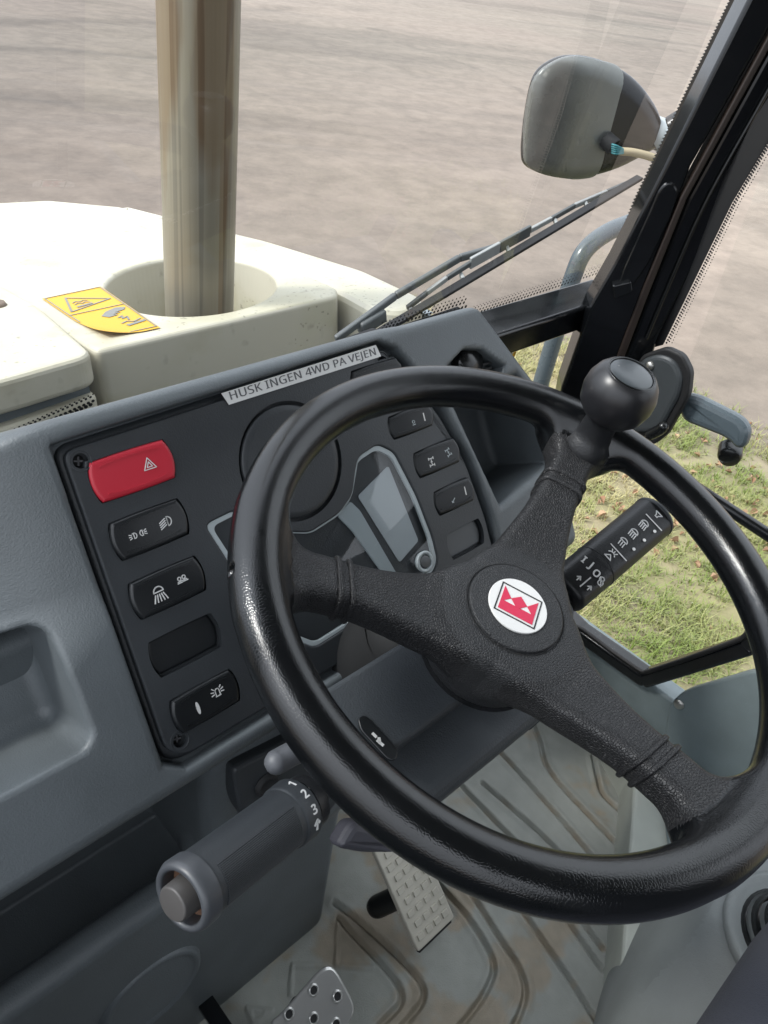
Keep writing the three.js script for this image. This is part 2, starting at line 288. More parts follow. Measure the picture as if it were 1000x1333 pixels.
{
  const pos = [], col = [], uv = [], idx = [];
  const nr = 470, angs = []; for (let i = 0; i <= 480; i++) angs.push(-15 + 130 * i / 480); for (let i = 1; i <= 90; i++) angs.push(115 + 230 * i / 90);   // degrees from straight ahead, clockwise; finer where more of the yard shows
  const G0 = (x, y) => { const p = atY(x, y, GY); return [p.x, p.z]; };
  const TRK = [[[[480, 38], [560, 46], [640, 57], [720, 70], [860, 98]], .10, .34], [[[520, 56], [580, 74], [640, 98], [700, 130]], .05, .22], [[[0, 62], [90, 66], [200, 74]], .16, .30], [[[0, 30], [110, 27], [200, 30]], .22, .26], [[[320, 14], [420, 10], [520, 16]], .25, .24], [[[330, 62], [430, 70], [520, 88]], .08, .16], [[[10, 128], [100, 133], [205, 131]], .10, .16], [[[880, 92], [930, 110], [985, 118]], .08, .18], [[[900, 330], [950, 345], [1010, 352]], .06, .14], [[[330, 150], [480, 165], [640, 180]], .07, .13]]
    .map(([pl, w, s]) => [new THREE.CatmullRomCurve3(pl.map(p => { const q = G0(...p); return V3(q[0], 0, q[1]); })).getPoints(20), w, s]);
  const track = (x, z) => { let m = 1; for (const [pl, w, s] of TRK) { let d = 9; for (let i = 0; i + 1 < pl.length; i++) { const ax = pl[i].x, az = pl[i].z, ex = pl[i + 1].x - ax, ez = pl[i + 1].z - az, t = clamp(((x - ax) * ex + (z - az) * ez) / (ex * ex + ez * ez)); d = Math.min(d, Math.hypot(x - ax - ex * t, z - az - ez * t)); } if (d < w * 3) m *= 1 - s * sst(w * 2, w * .4, d + w * 1.6 * (fbm(x * 2.2, z * 2.2, 3, 0, 161) - .5)) * sst(.25, .55, fbm(x * .9, z * .9, 2, 0, 171)); } return m; };
  for (let j = 0; j <= nr; j++) for (let i = 0; i < angs.length; i++) {
    const rr = .4 * Math.exp(7.6 * j / nr), aa = angs[i] * Math.PI / 180, x = rr * Math.sin(aa), z = -rr * Math.cos(aa);
    pos.push(x, groundHeight(x, z), z); uv.push(x, z);
    const a = x * TR.x + z * TR.z, b = -x * TR.z + z * TR.x;
    const wob = .5 * Math.sin(a * .16) + .8 * (fbm(a * .12, b * .2, 2, 0, 90) - .5);
    const big = fbm(x * .09 + 3, z * .09, 4, 0, 4), streak = fbm(a * .12, (b + wob) * .55, 4, 0, 12), fine = fbm(a * .9, (b + wob) * 2.0, 3, 0, 17);
    let k = .86 + .46 * (big - .5) + .26 * (streak - .5) + .16 * (fine - .5);
    const wet = sst(.60, .74, fbm(a * .10, (b + wob) * .62, 4, 0, 29));       // damp darker bands along the wheel tracks
    k *= 1 - .22 * wet;
    if (rr > 2 && rr < 60 && angs[i] < 115) k *= track(x, z);
    const ds = x + z * .35 + 5 * (fbm(x * .12, z * .12, 4, 0, 191) - .5) + 1.6 * (fbm(a * .5, b * 1.6, 3, 0, 193) - .5), damp = sst(6.5, .5, ds); k *= 1 - .27 * damp;   // the yard is damper on this side
    const mauve = clamp(.5 + 1.2 * (fbm(x * .16, z * .16, 3, 0, 44) - .5));
    let c = [k * .258, k * mixv(.222, .206, mauve), k * mixv(.178, .168, mauve)];
    const g = grassAmount(x, z), dirt = fbm(x * 5, z * 5, 3, 0, 61);
    const gc = [mixv(.19, .26, dirt), mixv(.185, .215, dirt), mixv(.075, .145, dirt)];
    c = c.map((v, q) => mixv(v, gc[q], g)); col.push(...c);
  }
  const n = angs.length - 1; for (let j = 0; j < nr; j++) for (let i = 0; i < n; i++) { const a = j * (n + 1) + i; idx.push(a, a + 1, a + n + 1, a + 1, a + n + 2, a + n + 1); }
  const g = new THREE.BufferGeometry(); g.setAttribute('position', new THREE.Float32BufferAttribute(pos, 3)); g.setAttribute('color', new THREE.Float32BufferAttribute(col, 3)); g.setAttribute('uv', new THREE.Float32BufferAttribute(uv, 2)); g.setIndex(idx); g.computeVertexNormals();
  const gravT = tex(1024, (u, v) => { const a = fbm(u * 16, v * 16, 6, 16, 2), b = worley(u * 150, v * 150, 150, 4), s = fbm(u * 70, v * 70, 3, 70, 6); const k = .64 + .36 * a + .06 * sst(0, .3, b) + .16 * (s - .5); return [k, k * .985, k * .965]; }, 1 / 2.6);
  const o = single('ground', g, mat(lin(1, 1, 1), .95, { vertexColors: true, map: gravT, bumpMap: gravT, bumpScale: .007 }), 'pale dusty dirt yard with dark tyre tracks', null, 'structure');
}
{ // grass and dead leaves of the verge beside the machine
  const R = rng(7), blade = [];
  for (let k = 0; k < 9; k++) {
    const a = R() * 6.283, h = .018 + R() * .034, w = .0016 + R() * .0012, l = .010 + R() * .026, ox = (R() - .5) * .03, oz = (R() - .5) * .03, c = Math.cos(a), s = Math.sin(a);
    const P = (t, q) => [ox + c * l * t * t - s * q * w * (1 - t * .8), h * t * (1 - .25 * t), oz + s * l * t * t + c * q * w * (1 - t * .8)];
    for (const [t0, t1] of [[0, .5], [.5, 1]]) blade.push(...P(t0, -1), ...P(t0, 1), ...P(t1, 1), ...P(t0, -1), ...P(t1, 1), ...P(t1, -1));
  }
  const bg = new THREE.BufferGeometry(); bg.setAttribute('position', new THREE.Float32BufferAttribute(blade, 3)); bg.computeVertexNormals();
  const gm = new THREE.MeshPhysicalMaterial({ color: lin(1, 1, 1), roughness: .8, transmission: .25, thickness: 0 });
  const spots = [];
  for (let q = 0; q < 60000 && spots.length < 26000; q++) { const x = .9 + R() * 3.7, z = -4.6 + R() * 6.8; if (R() < grassAmount(x, z) * mixv(.25, .95, sst(.40, .58, fbm(x * 3.1, z * 3.1, 3, 0, 141)))) spots.push([x, z]); }
  const im = new THREE.InstancedMesh(bg, gm, spots.length), m = new THREE.Matrix4(), c = new THREE.Color();
  spots.forEach(([x, z], i) => {
    const s = .7 + R() * .8; m.makeRotationY(R() * 6.283).scale(V3(s, s * (.6 + R() * .7), s)).setPosition(x, groundHeight(x, z) - .002, z); im.setMatrixAt(i, m);
    const dry = clamp(fbm(x * 2, z * 2, 3, 0, 81) * 1.9 - .46 + (R() - .5) * .5);
    c.setRGB(mixv(.15, .40, dry), mixv(.205, .345, dry), mixv(.030, .17, dry)); im.setColorAt(i, c);
  });
  im.name = 'verge_grass'; im.userData = { kind: 'stuff', label: 'short mossy green grass of the verge beside the cab', category: 'grass' }; scene.add(im);
  const lf = new THREE.BufferGeometry(), lp = [], ol = [[0, 0], [.014, .012], [.030, .016], [.044, .008], [.056, 0], [.044, -.008], [.030, -.016], [.014, -.012]];
  for (let i = 1; i < ol.length - 1; i++) for (const k of [0, i + 1, i]) lp.push(ol[k][0] - .028, .012 * Math.abs(ol[k][1]) / .016 + .009 * Math.sin(ol[k][0] * 75), ol[k][1]);
  lf.setAttribute('position', new THREE.Float32BufferAttribute(lp, 3)); lf.computeVertexNormals();
  const ls = []; for (let q = 0; q < 20000 && ls.length < 1100; q++) { const x = 1 + R() * 3.6, z = -4 + R() * 6; if (grassAmount(x, z) > .15 && fbm(x * 1.4, z * 1.4, 3, 0, 55) > .44 + .2 * R()) ls.push([x, z]); }
  const li = new THREE.InstancedMesh(lf, mat(lin(1, 1, 1), .75), ls.length);
  ls.forEach(([x, z], i) => { const s = .35 + R() * .55; m.compose(V3(x, groundHeight(x, z) + .006 + R() * .014, z), new THREE.Quaternion().setFromEuler(new THREE.Euler((R() - .5) * 1.3, R() * 6.283, (R() - .5) * 1.3)), V3(s, s, s)); li.setMatrixAt(i, m); const t = R(); c.setRGB(mixv(.20, .38, t), mixv(.105, .25, t), mixv(.055, .15, t)); li.setColorAt(i, c); });
  li.name = 'fallen_leaves'; li.userData = { kind: 'stuff', label: 'brown fallen leaves scattered over the grass verge', category: 'leaves' }; scene.add(li);
}

// ================================================================ BONNET, EXHAUST
const hitB = (px, py) => BON.hit(px, py);
{
  const t = thing('bonnet', 'cream painted engine bonnet with round exhaust opening and warning sticker', 'bonnet');
  // main block around the exhaust: u = x, v = forward distance from its rear edge
  const tl = hitB(145, 468), hole = hitB(252, 372);
  const HC = [.53, .168], HR = .118;
  const blk = shapeOf([[tl[0], .004], [.640, .004], [.665, .03], [.700, .30], [.715, .50], [.70, .72], [.62, .86], [.40, .93], [.05, .95], [-.3, .95], [-.3, .30], [.29, .30], [tl[0] - .004, .20]], .010);
  const hp = new THREE.Path(); hp.absellipse(.528, .172, .146, .112, 0, Math.PI * 2, true, 59 * Math.PI / 180); blk.holes.push(hp);
  // cover with rolled edges
  const g = new THREE.ExtrudeGeometry(blk, { depth: .30, bevelEnabled: true, bevelThickness: .006, bevelSize: .006, bevelOffset: -.006, bevelSegments: 4, curveSegments: 48 });
  g.translate(0, 0, -.306); g.applyMatrix4(BON.m); part('top_cover', B(g), M.cream, t);
  part('engine_bay_plate', slab(shapeOf(arc(HC[0], HC[1], .22, 0, 360, 30)), .01, 0, BON, -.31), mat(lin(.30, .30, .29), .5), t);
  // left service lid, with rounded corner, standing a little proud, and the panel below its gap
  const lid = [[-.30, -.05], [.145, -.05], hitB(140, 486), [.303, .02], hitB(62, 405), [.30, .288], [-.3, .288]];
  lid[2] = [.298, -.028];
  part('service_lid', slab(shapeOf([[-.3, -.05], [.20, -.042], [.296, -.030], [.318, .16], [.318, .285], [-.3, .285]], .022), .034, .006, BON, .010), M.cream, t);
  part('rear_panel', slab(shapeOf([[-.3, -.046], [.20, -.040], [.296, -.022], [.300, .1], [-.3, .1]], .012), .34, .006, BON, -.036), M.cream, t);
  part('gap_strip', slab(shapeOf([[-.3, -.034], [.2, -.028], [.292, -.012], [.292, .1], [-.3, .1]]), .2, 0, BON, -.02), mat(lin(.11, .13, .14), .6), t);
  part('lock', lathe([[0, .004], [.012, .004], [.014, 0], [.014, -.01]], BON.P(hitB(0, 408)[0] - .004, hitB(0, 408)[1], .010), BON.n, 20), mat(lin(.15, .11, .08), .7), t);
  // right flank beyond the seam
  const fl = shapeOf([[.650, -.06], [.68, -.09], [.742, -.06], [.775, .10], [.775, .34], [.745, .62], [.71, .75], [.722, .52], [.706, .30], [.671, .03]], .02);
  part('side_flank', slab(fl, .20, .012, BON, -.006), M.cream, t);
  part('side_trim', slab(shapeOf([[.75, -.07], [.80, .06], [.81, .30], [.785, .55], [.74, .78], [.72, .80], [.77, .40], [.772, .1]], .02), .06, .008, BON, -.03), mat(lin(.30, .34, .36), .5), t);
  part('front_grille', slab(shapeOf([[-.3, .951], [.05, .951], [.40, .931], [.40, .96], [.05, .985], [-.3, .985]], .01), .05, .006, BON, -.02), M.cream, t);
}
{
  const eb = hitB(252, 386), base = BON.P(eb[0], eb[1], 0).add(V3(0, -.30, 0)), r = .0430;
  const s = thing('exhaust_pipe', 'weathered grey steel exhaust stack rising through the bonnet', 'exhaust pipe');
  const g = new THREE.CylinderGeometry(r, r, 1.35, 64, 40, true), p = g.attributes.position;
  g.translate(0, .675, 0);
  const uv = g.attributes.uv; for (let i = 0; i < uv.count; i++) uv.setXY(i, uv.getX(i) * .9, uv.getY(i) * 1.3);
  const lean = V3(.019, 1, .017).normalize(); g.applyQuaternion(new THREE.Quaternion().setFromUnitVectors(V3(0, 1, 0), lean)); g.translate(base.x, base.y, base.z);
  const o = new THREE.Mesh(g, M.pipe); o.name = 'pipe'; s.add(o);
  part('inner_wall', lathe([[r - .002, .2], [r - .002, 1.349], [r, 1.35]], base, lean, 40), M.pipe, s);
}
{ // warning sticker
  const P = (a, b) => { const c = [[55, 390], [131, 374], [209, 428], [135, 444]].map(q => hitB(q[0], q[1])); return [0, 1].map(k => (c[0][k] * (1 - a) + c[1][k] * a) * (1 - b) + (c[3][k] * (1 - a) + c[2][k] * a) * b); };
  const t = thing('warning_sticker', 'yellow hot surface warning sticker with a curling corner', 'sticker');
  const n = 24, pos = [], idx = [];
  for (let j = 0; j <= n; j++) for (let i = 0; i <= n; i++) { const a = i / n, b = j / n; const [u, v] = P(a, b); const d = Math.max(0, (b - .55) * .9 + (.5 - a) * .55 - .30); const q = BON.P(u + d * .012, v + d * .02, .0125 * 0 + -.0004 + .0018 + d * d * .05); pos.push(q.x, q.y, q.z); }
  for (let j = 0; j < n; j++) for (let i = 0; i < n; i++) { const a = j * (n + 1) + i; idx.push(a, a + 1, a + n + 1, a + 1, a + n + 2, a + n + 1); }
  const g = new THREE.BufferGeometry(); g.setAttribute('position', new THREE.Float32BufferAttribute(pos, 3)); g.setIndex(idx); g.computeVertexNormals(); part('sheet', B(g), M.yellow, t);
  const L = (list) => list.map(pl => pl.map(([a, b]) => P(a, b)));
  const H = .0018;
  part('border_line', strokes(L([[[.03, .02], [.97, .02], [.97, .97], [.5, .97]], [[.03, .02], [.03, .62]], [[.03, .46], [.97, .46]]]), .0016, BON, H), M.stickerInk, t);
  part('hot_surface_sign', [strokes(L([[[.30, .10], [.88, .30], [.12, .40], [.30, .10]]]), .0026, BON, H), strokes(L([[[.30, .235], [.36, .215], [.42, .240], [.48, .220], [.54, .240]], [[.30, .275], [.36, .255], [.42, .280], [.48, .260], [.54, .280]]]), .0017, BON, H), slab(shapeOf(L([[[.28, .32], [.56, .30], [.56, .325], [.28, .345]]])[0]), .0003, 0, BON, H + .0003)], M.stickerInk, t);
  part('hand_sign', [slab(shapeOf(L([[[.42, .60], [.56, .535], [.78, .495], [.92, .525], [.86, .565], [.66, .585], [.76, .60], [.60, .615], [.68, .635], [.50, .650]]])[0]), .0003, 0, BON, H + .0003), strokes(L([[[.62, .69], [.70, .67], [.66, .72], [.76, .70], [.72, .76]], [[.56, .80], [.66, .78], [.76, .81], [.90, .78]]]), .0024, BON, H), slab(shapeOf(L([[[.58, .84], [.94, .81], [.94, .84], [.60, .87]]])[0]), .0003, 0, BON, H + .0003)], M.stickerInk, t);
}

// ================================================================ CAB
const line = (a, b, y) => [a[0] + (b[0] - a[0]) * (y - a[1]) / (b[1] - a[1]), y];      // pixel on the line a-b at row y
const PIL = plane(atX(880, 250, .855), V3(.66, 0, .75), V3(-.75, 0, .66));
{
  const t = thing('cab_frame', 'black painted steel cab frame with slanting corner post and cross rail', 'cab frame');
  const up = (l, y) => line(l[0], l[1], y);
  // corner post: lit inner face of the square tube, running down to the dash
  const TL = [[974, 0], [862, 224]], TRt = [[1003, 36], [900, 216]];
  part('corner_post', slabPx([up(TL, -330), up(TRt, -330), up(TRt, 216), [834, 390], [792, 500], [770, 580], [716, 580], [731, 505], [768, 400], [800, 345], up(TL, 224)], PIL, .05, .004, 0, 0), M.frame, t);
  part('post_sleeve', slabPx([[846, 275], [858, 246], [868, 236], [879, 238], [885, 250], [876, 278], [846, 342], [826, 372], [803, 378], [812, 350]], PIL, .008, .003, .006, .0025), M.frame, t);
  part('seal_strip', slabPx([up([[1000, 48], [886, 258]], -330), up([[1000, 66], [895, 258]], -330), [895, 258], [842, 390], [800, 500], [790, 500], [834, 384], [886, 258]], PIL, .012, .002, 0, .003), M.brown, t);
  part('door_post', slabPx([up([[1000, 66], [895, 258]], -330), up([[1000, 168], [950, 258]], -330), [950, 258], [858, 440], [838, 500], [800, 580], [768, 580], [800, 500], [842, 390], [895, 258]], PIL, .05, .005, 0, -.004), M.frame, t);
  part('door_post_bead', tube([[1000 + 100, -62], [1000, 118], [922, 258], [876, 360], [842, 440]].map(p => PIL.pt(p[0], p[1], -.001)), .0022, 60, 8), M.gloss, t);
  // cross rail under the windscreen
  const a = atZ(600, 452, -.478), b = atZ(806, 378, -.478);
  const rail = barBetween(V3(a.x, (a.y + b.y) / 2 - .018, -.503), V3(b.x + .01, (a.y + b.y) / 2 - .018, -.503), .05, .036, V3(0, 1, .12), .005);
  part('cross_rail', rail, M.frame, t);
  part('rail_bracket', slabPx([[797, 372], [822, 366], [824, 380], [800, 390]], PIL, .012, .002, .003, .008), M.frame, t);
  // the rest of the frame that shades the cab
  part('roof', rbox(-.25, .93, .42, .49, -.50, 1.0, .02), M.roof, t);
  part('header_rail', rbox(-.24, .92, .36, .419, -.475, -.42, .008), M.frame, t);
  part('left_post', barBetween(V3(-.22, -1.0, -.54), V3(-.22, .42, -.42), .06, .06, V3(0, 0, 1), .006), M.frame, t);
  part('rear_post', rbox(-.25, -.19, -1.0, .419, .92, .99, .01), M.frame, t);
  part('rear_post', rbox(.86, .92, -1.0, .419, .92, .99, .01), M.frame, t);
  part('side_post', rbox(.872, .92, -.8, .419, .36, .42, .01), M.frame, t);
  part('rear_wall', rbox(-.189, .859, -1.0, -.10, .94, .98, .01), M.dash, t);
  part('left_lower_panel', rbox(-.245, -.205, -1.0, -.40, -.48, .90, .01), M.dash, t);
}
{
  const t = thing('windscreen', 'clear windscreen pane with black dotted border above the dashboard', 'windscreen');
  const g = new THREE.PlaneGeometry(1.16, .80); g.translate(.34, .405, 0); g.applyMatrix4(SCREEN.m); part('pane', B(g), M.screen, t);
  // printed border: toothed along the post, dotted along the bottom
  const L = [[950, 0], [826, 260], [790, 351]], pts = [], R = rng(3);
  const edge = y => y < 260 ? line(L[0], L[1], y) : line(L[1], L[2], y);
  for (let y = -330, k = 0; y < 351; y += 2.2, k++) { const e = edge(y); pts.push(SCREEN.hit(e[0] + (k % 2 ? 1.7 : -1.1), e[1], .001)); }
  for (let y = 351; y > -331; y -= 30) { const e = edge(y); pts.push(SCREEN.hit(e[0] + 46, e[1], .001)); }
  part('printed_border', slab(shapeOf(pts), .0008, 0, SCREEN, .001), M.frit, t);
  const dots = [];
  const dotRow = (p, q, n, r, fr) => { for (let i = 0; i <= n; i++) { const a = i / n, c = fr.pt(p[0] + (q[0] - p[0]) * a, p[1] + (q[1] - p[1]) * a, .001); const d = new THREE.CircleGeometry(r, 8); d.applyMatrix4(new THREE.Matrix4().makeBasis(fr.u, fr.v, fr.n).setPosition(c)); dots.push(d); } };
  [[0, 588, .0022], [1, 582.5, .0020], [2, 577, .0017], [3, 572, .0014], [4, 567, .0011], [5, 563, .0008]].forEach(([i, y, r]) => dotRow([-8 + (i % 2) * 3.2, y + 6], [118 + (i % 2) * 3.2, y - 50], 21, r, SCREEN));
  [[0, 436, .0022], [1, 431, .002], [2, 426, .0017], [3, 421.5, .0014], [4, 418, .001]].forEach(([i, y, r]) => dotRow([498 + (i % 2) * 2.4, y + 2], [604 + (i % 2) * 2.4, y - 32], 22, r, SCREEN));
  [[0, 409, .0016], [1, 405, .0013], [2, 402, .001], [3, 399, .0007]].forEach(([i, y, r]) => dotRow([615 + (i % 2) * 2.2, y], [792 + (i % 2) * 2.2, y - 58], 44, r, SCREEN));
  const o = part('printed_dots', dots, M.frit, t); o.userData.kind = 'stuff';
  part('bottom_seal', slabPx([[-40, 640], [-40, 612], [20, 584], [60, 567], [120, 548], [300, 500], [490, 430], [505, 434], [600, 402], [612, 409], [600, 425], [480, 470], [300, 540], [60, 620]], SCREEN, .006, .001, 0, .0035), M.rubber, t);
}
{
  const t = thing('door', 'right hand glazed cab door with black rubber lined frame', 'door');
  const g = new THREE.PlaneGeometry(.80, 1.22); g.rotateY(-Math.PI / 2); g.translate(DOORX + .02, -.22, .05); part('pane', B(g), M.glass, t);
  const D = (px, py, x = DOORX) => atX(px, py, x);
  const f = [D(735, 800), D(757, 822), D(842, 882), D(978, 838), D(1012, 770), D(1040, 640)];
  for (let i = 0; i + 1 < f.length; i++) { const d = f[i + 1].clone().sub(f[i]).normalize().multiplyScalar(.004); part('frame_rail', barBetween(f[i].clone().sub(d), f[i + 1].clone().add(d), .024, .030, V3(-1, 0, 0), .007), M.frame, t); }
  const f2 = f.map(p => p.clone().add(V3(-.006, .010, 0)));
  part('seal_lip', tube([D(745, 806), D(765, 814), D(800, 840), D(838, 866), D(848, 869), D(900, 852), D(970, 826), D(984, 812)].map(p => p.add(V3(-.014, 0, 0))), .0035, 90, 8, false, .2), M.rubber, t);
  part('gas_strut', [tube([D(905, 634, .85), D(1030, 716, .85)], .0075)], M.frame, t);
  part('strut_rod', [tube([D(880, 618, .85), D(906, 634.6, .85)], .004)], M.steel, t);
  // dotted print along the front edge of the glass
  const dots = []; const E = [[1000, 178], [951, 262], [862, 447]];
  for (let y = -200; y < 447; y += 3.6) for (let k = 0; k < 4; k++) { const e = y < 262 ? line(E[0], E[1], y) : line(E[1], E[2], y); const c = D(e[0] + 1 + k * 3.6, e[1] + (k % 2 ? 1.8 : 0), DOORX + .018); const d = new THREE.CircleGeometry(.0017 - k * .00033, 7); d.rotateY(-Math.PI / 2); d.translate(c.x, c.y, c.z); dots.push(d); }
  part('printed_dots', dots, M.frit, t).userData.kind = 'stuff';
  part('printed_border', slabPx([[1190, -160], [985, 150], [925, 262], [835, 440], [852, 452], [863, 449], [953, 264], [1003, 180], [1200, -150]], plane(V3(DOORX + .0185, 0, 0), V3(0, 0, 1), V3(-1, 0, 0)), .0008), M.frit, t);
  // lock plate with rubber edging
  part('lock_plate_seal', slabPx([[812, 500], [836, 462], [866, 452], [888, 462], [899, 484], [896, 515], [868, 566], [850, 580], [806, 574]], DOOR, .012, .003, .007, .012), M.rubber, t);
  part('lock_plate', slabPx([[812, 505], [834, 468], [856, 461], [876, 468], [888, 490], [884, 515], [858, 562], [812, 566]], DOOR, .014, .006, .010, .017), mat(lin(.038, .043, .046), .4), t);
  part('screw', lathe([[0, .003], [.004, .0025], [.0055, 0], [.0055, -.004]], DOOR.pt(846, 476, .018), V3(-1, 0, 0), 16), M.steel, t);
  part('catch', tube([DOOR.pt(846, 566, .03), DOOR.pt(858, 560, .03), DOOR.pt(863, 556, .03)], .007), M.black, t);
}
{
  const t = thing('outside_door_handle', 'blue grey metal handle bar with black end plug outside the door', 'handle');
  const P = (x, y) => atX(x, y, .95);
  part('bar', slabPx([[880, 512], [905, 515], [965, 545], [976, 562], [970, 584], [957, 586], [945, 572], [885, 548]], plane(V3(.95, 0, 0), V3(0, 0, 1), V3(-1, .1, .1)), .022, .009, .012), M.greyTube, t);
  part('rib', tube([P(893, 528), P(952, 558)].map(p => p.add(V3(-.004, .004, 0))), .003), M.greyTube, t);
  part('end_plug', lathe([[0, .012], [.012, .011], [.015, .004], [.015, -.012]], P(956, 587).add(V3(-.012, 0, 0)), V3(-.75, -.2, .4), 24), M.black, t);
}
{
  const t = thing('grab_rail', 'bent blue grey grab rail outside beside the corner post', 'grab rail');
  const P = (x, y) => atZ(x, y, -.68);
  part('rail', tube([P(880, 262), P(836, 284), P(792, 302), P(762, 326), P(746, 360), P(728, 420), P(704, 500), P(680, 590)], .0150, 90, 18, false, .5), M.greyTube, t);
  const y = thing('yellow_latch', 'small yellow latch tab below the cross rail', 'latch');
  part('tab', slabPx([[655, 452], [676, 445], [672, 462], [664, 478], [652, 470]], plane(V3(0, 0, -.60), V3(1, 0, 0), V3(0, .2, 1)), .012, .002, .003), M.yellow, y);
  part('bolt', lathe([[0, .003], [.005, .002], [.006, 0]], plane(V3(0, 0, -.60), V3(1, 0, 0), V3(0, .2, 1)).pt(664, 458, .001), V3(0, .2, 1), 12), M.steel, y);
}
{ // side mirror
  const t = thing('side_mirror', 'dusty rounded side mirror with black housing outside the windscreen', 'mirror');
  const MN = V3(-.45, .02, .89).normalize(), MP = plane(ray(775, 155).multiplyScalar(1.24), V3(.89, 0, .45), MN);
  const out = [[682, 196], [687, 150], [699, 100], [722, 77], [752, 69], [790, 76], [826, 94], [852, 120], [870, 152], [874, 190], [850, 206], [810, 226], [770, 237], [735, 238], [700, 230], [684, 218]];
  const sh = out.map(p => MP.hit(p[0], p[1]));
  const poly = sdPoly(new THREE.SplineCurve([...sh, sh[0]].map(p => new THREE.Vector2(...p))).getPoints(60).map(p => [p.x, p.y]));
  const bb = [Math.min(...sh.map(p => p[0])) - .02, Math.min(...sh.map(p => p[1])) - .02, Math.max(...sh.map(p => p[0])) + .02, Math.max(...sh.map(p => p[1])) + .02];
  const f = (x, y, z) => { const d = poly(x, y); const dome = z - .006 + 9 * (d < 0 ? 0 : 0) ; const bk = -z - .055 + .02 * sst(-.05, 0, d); return smax(smax(d, z + .22 * (x * x + y * y), .028), bk, .03); };
  const g = solid(f, [bb[0], bb[1], -.075], [bb[2], bb[3], .02], .0035); g.applyMatrix4(MP.m); part('housing', g, M.gloss, t);
  // dusty glass covering the outer part
  const go = [[686, 196], [690, 152], [702, 103], [724, 82], [752, 74], [786, 80], [813, 92], [806, 130], [792, 180], [776, 233], [735, 234], [702, 226], [688, 214]].map(p => MP.hit(p[0], p[1]));
  const gp = sdPoly(new THREE.SplineCurve([...go, go[0]].map(p => new THREE.Vector2(...p))).getPoints(70).map(p => [p.x, p.y]));
  const gf = (x, y, z) => { const q = f(x, y, z); return Math.max(Math.abs(q - .0008) - .0009, gp(x, y), -z - .012); };
  const gg = solid((x, y, z) => Math.max(f(x, y, z) - .0016, smax(gp(x, y), -z - .02, .002)), [bb[0], bb[1], -.03], [bb[2], bb[3], .02], .0022); gg.applyMatrix4(MP.m); part('glass', gg, M.mirror, t);
  const at = (x, y, h) => MP.pt(x, y, h);
  part('arm', [tube([at(860, 178, -.03), at(880, 165, -.02), at(920, 140, 0), at(960, 110, .02)], .020)], M.black, t);
  part('arm_collar', lathe([[.012, -.012], [.026, -.010], [.027, .008], [.020, .014]], at(862, 178, -.02), at(900, 155, 0).sub(at(862, 178, -.02)), 28), M.frameGrey, t);
  part('plug_socket', lathe([[.0, .0], [.011, 0], [.012, .018], [.009, .018], [.008, .012]], at(788, 180, .0), at(806, 198, .02).sub(at(788, 180, 0)), 20), M.blackMatte, t);
  part('cable', tube([at(809, 197, .02), at(822, 198, .022), at(840, 202, .022), at(858, 208, .02)], .0055, 30), M.tan, t);
  for (let k = 0; k < 5; k++) part('wire', tube([at(797, 188 + k * 2.8, .026), at(803, 190 + k * 2.6, .031), at(811, 194 + k * 1.4, .027)], .0014, 12, 6), M.teal, t);
}
{ // wiper
  const t = thing('windscreen_wiper', 'grey windscreen wiper resting low across the glass', 'wiper');
  const P = (x, y, h = -.018) => SCREEN.pt(x, y, h);
  const silver = mat(lin(.30, .31, .30), .42), dark = mat(lin(.085, .092, .092), .5);
  part('arm', [[437, 442], [515, 385], [598, 336], [650, 321]].map((p, i, a) => i ? barBetween(P(...a[i - 1], -.03), P(...p, -.03), .0085, .006, SCREEN.n, .002) : null).filter(Boolean), dark, t);
  part('arm_hinge', barBetween(P(468, 428, -.028), P(500, 408, -.028), .016, .012, SCREEN.n, .003), dark, t);
  part('blade_rubber', barBetween(P(492, 434, -.008), P(833, 231, -.008), .004, .010, SCREEN.n, .001), M.rubber, t);
  part('blade_spine', barBetween(P(505, 424, -.014), P(830, 233, -.014), .0045, .003, SCREEN.n, .001), silver, t);
  const chain = [[530, 401], [556, 381], [582, 362], [612, 343], [650, 322], [690, 300], [718, 285], [748, 268], [790, 250], [818, 238]];
  for (let i = 0; i + 1 < chain.length; i++) part('bridge_link', barBetween(P(...chain[i], -.021), P(...chain[i + 1], -.021), i === 3 || i === 4 ? .014 : .0062, .004, SCREEN.n, .0012), i % 2 ? silver : dark, t);
  for (const [x, y] of [[534, 402], [600, 357], [660, 322], [722, 286], [762, 264]]) part('claw', barBetween(P(x, y, -.020), P(x + 3, y + 7, -.012), .006, .004, SCREEN.n, .001), silver, t);
}
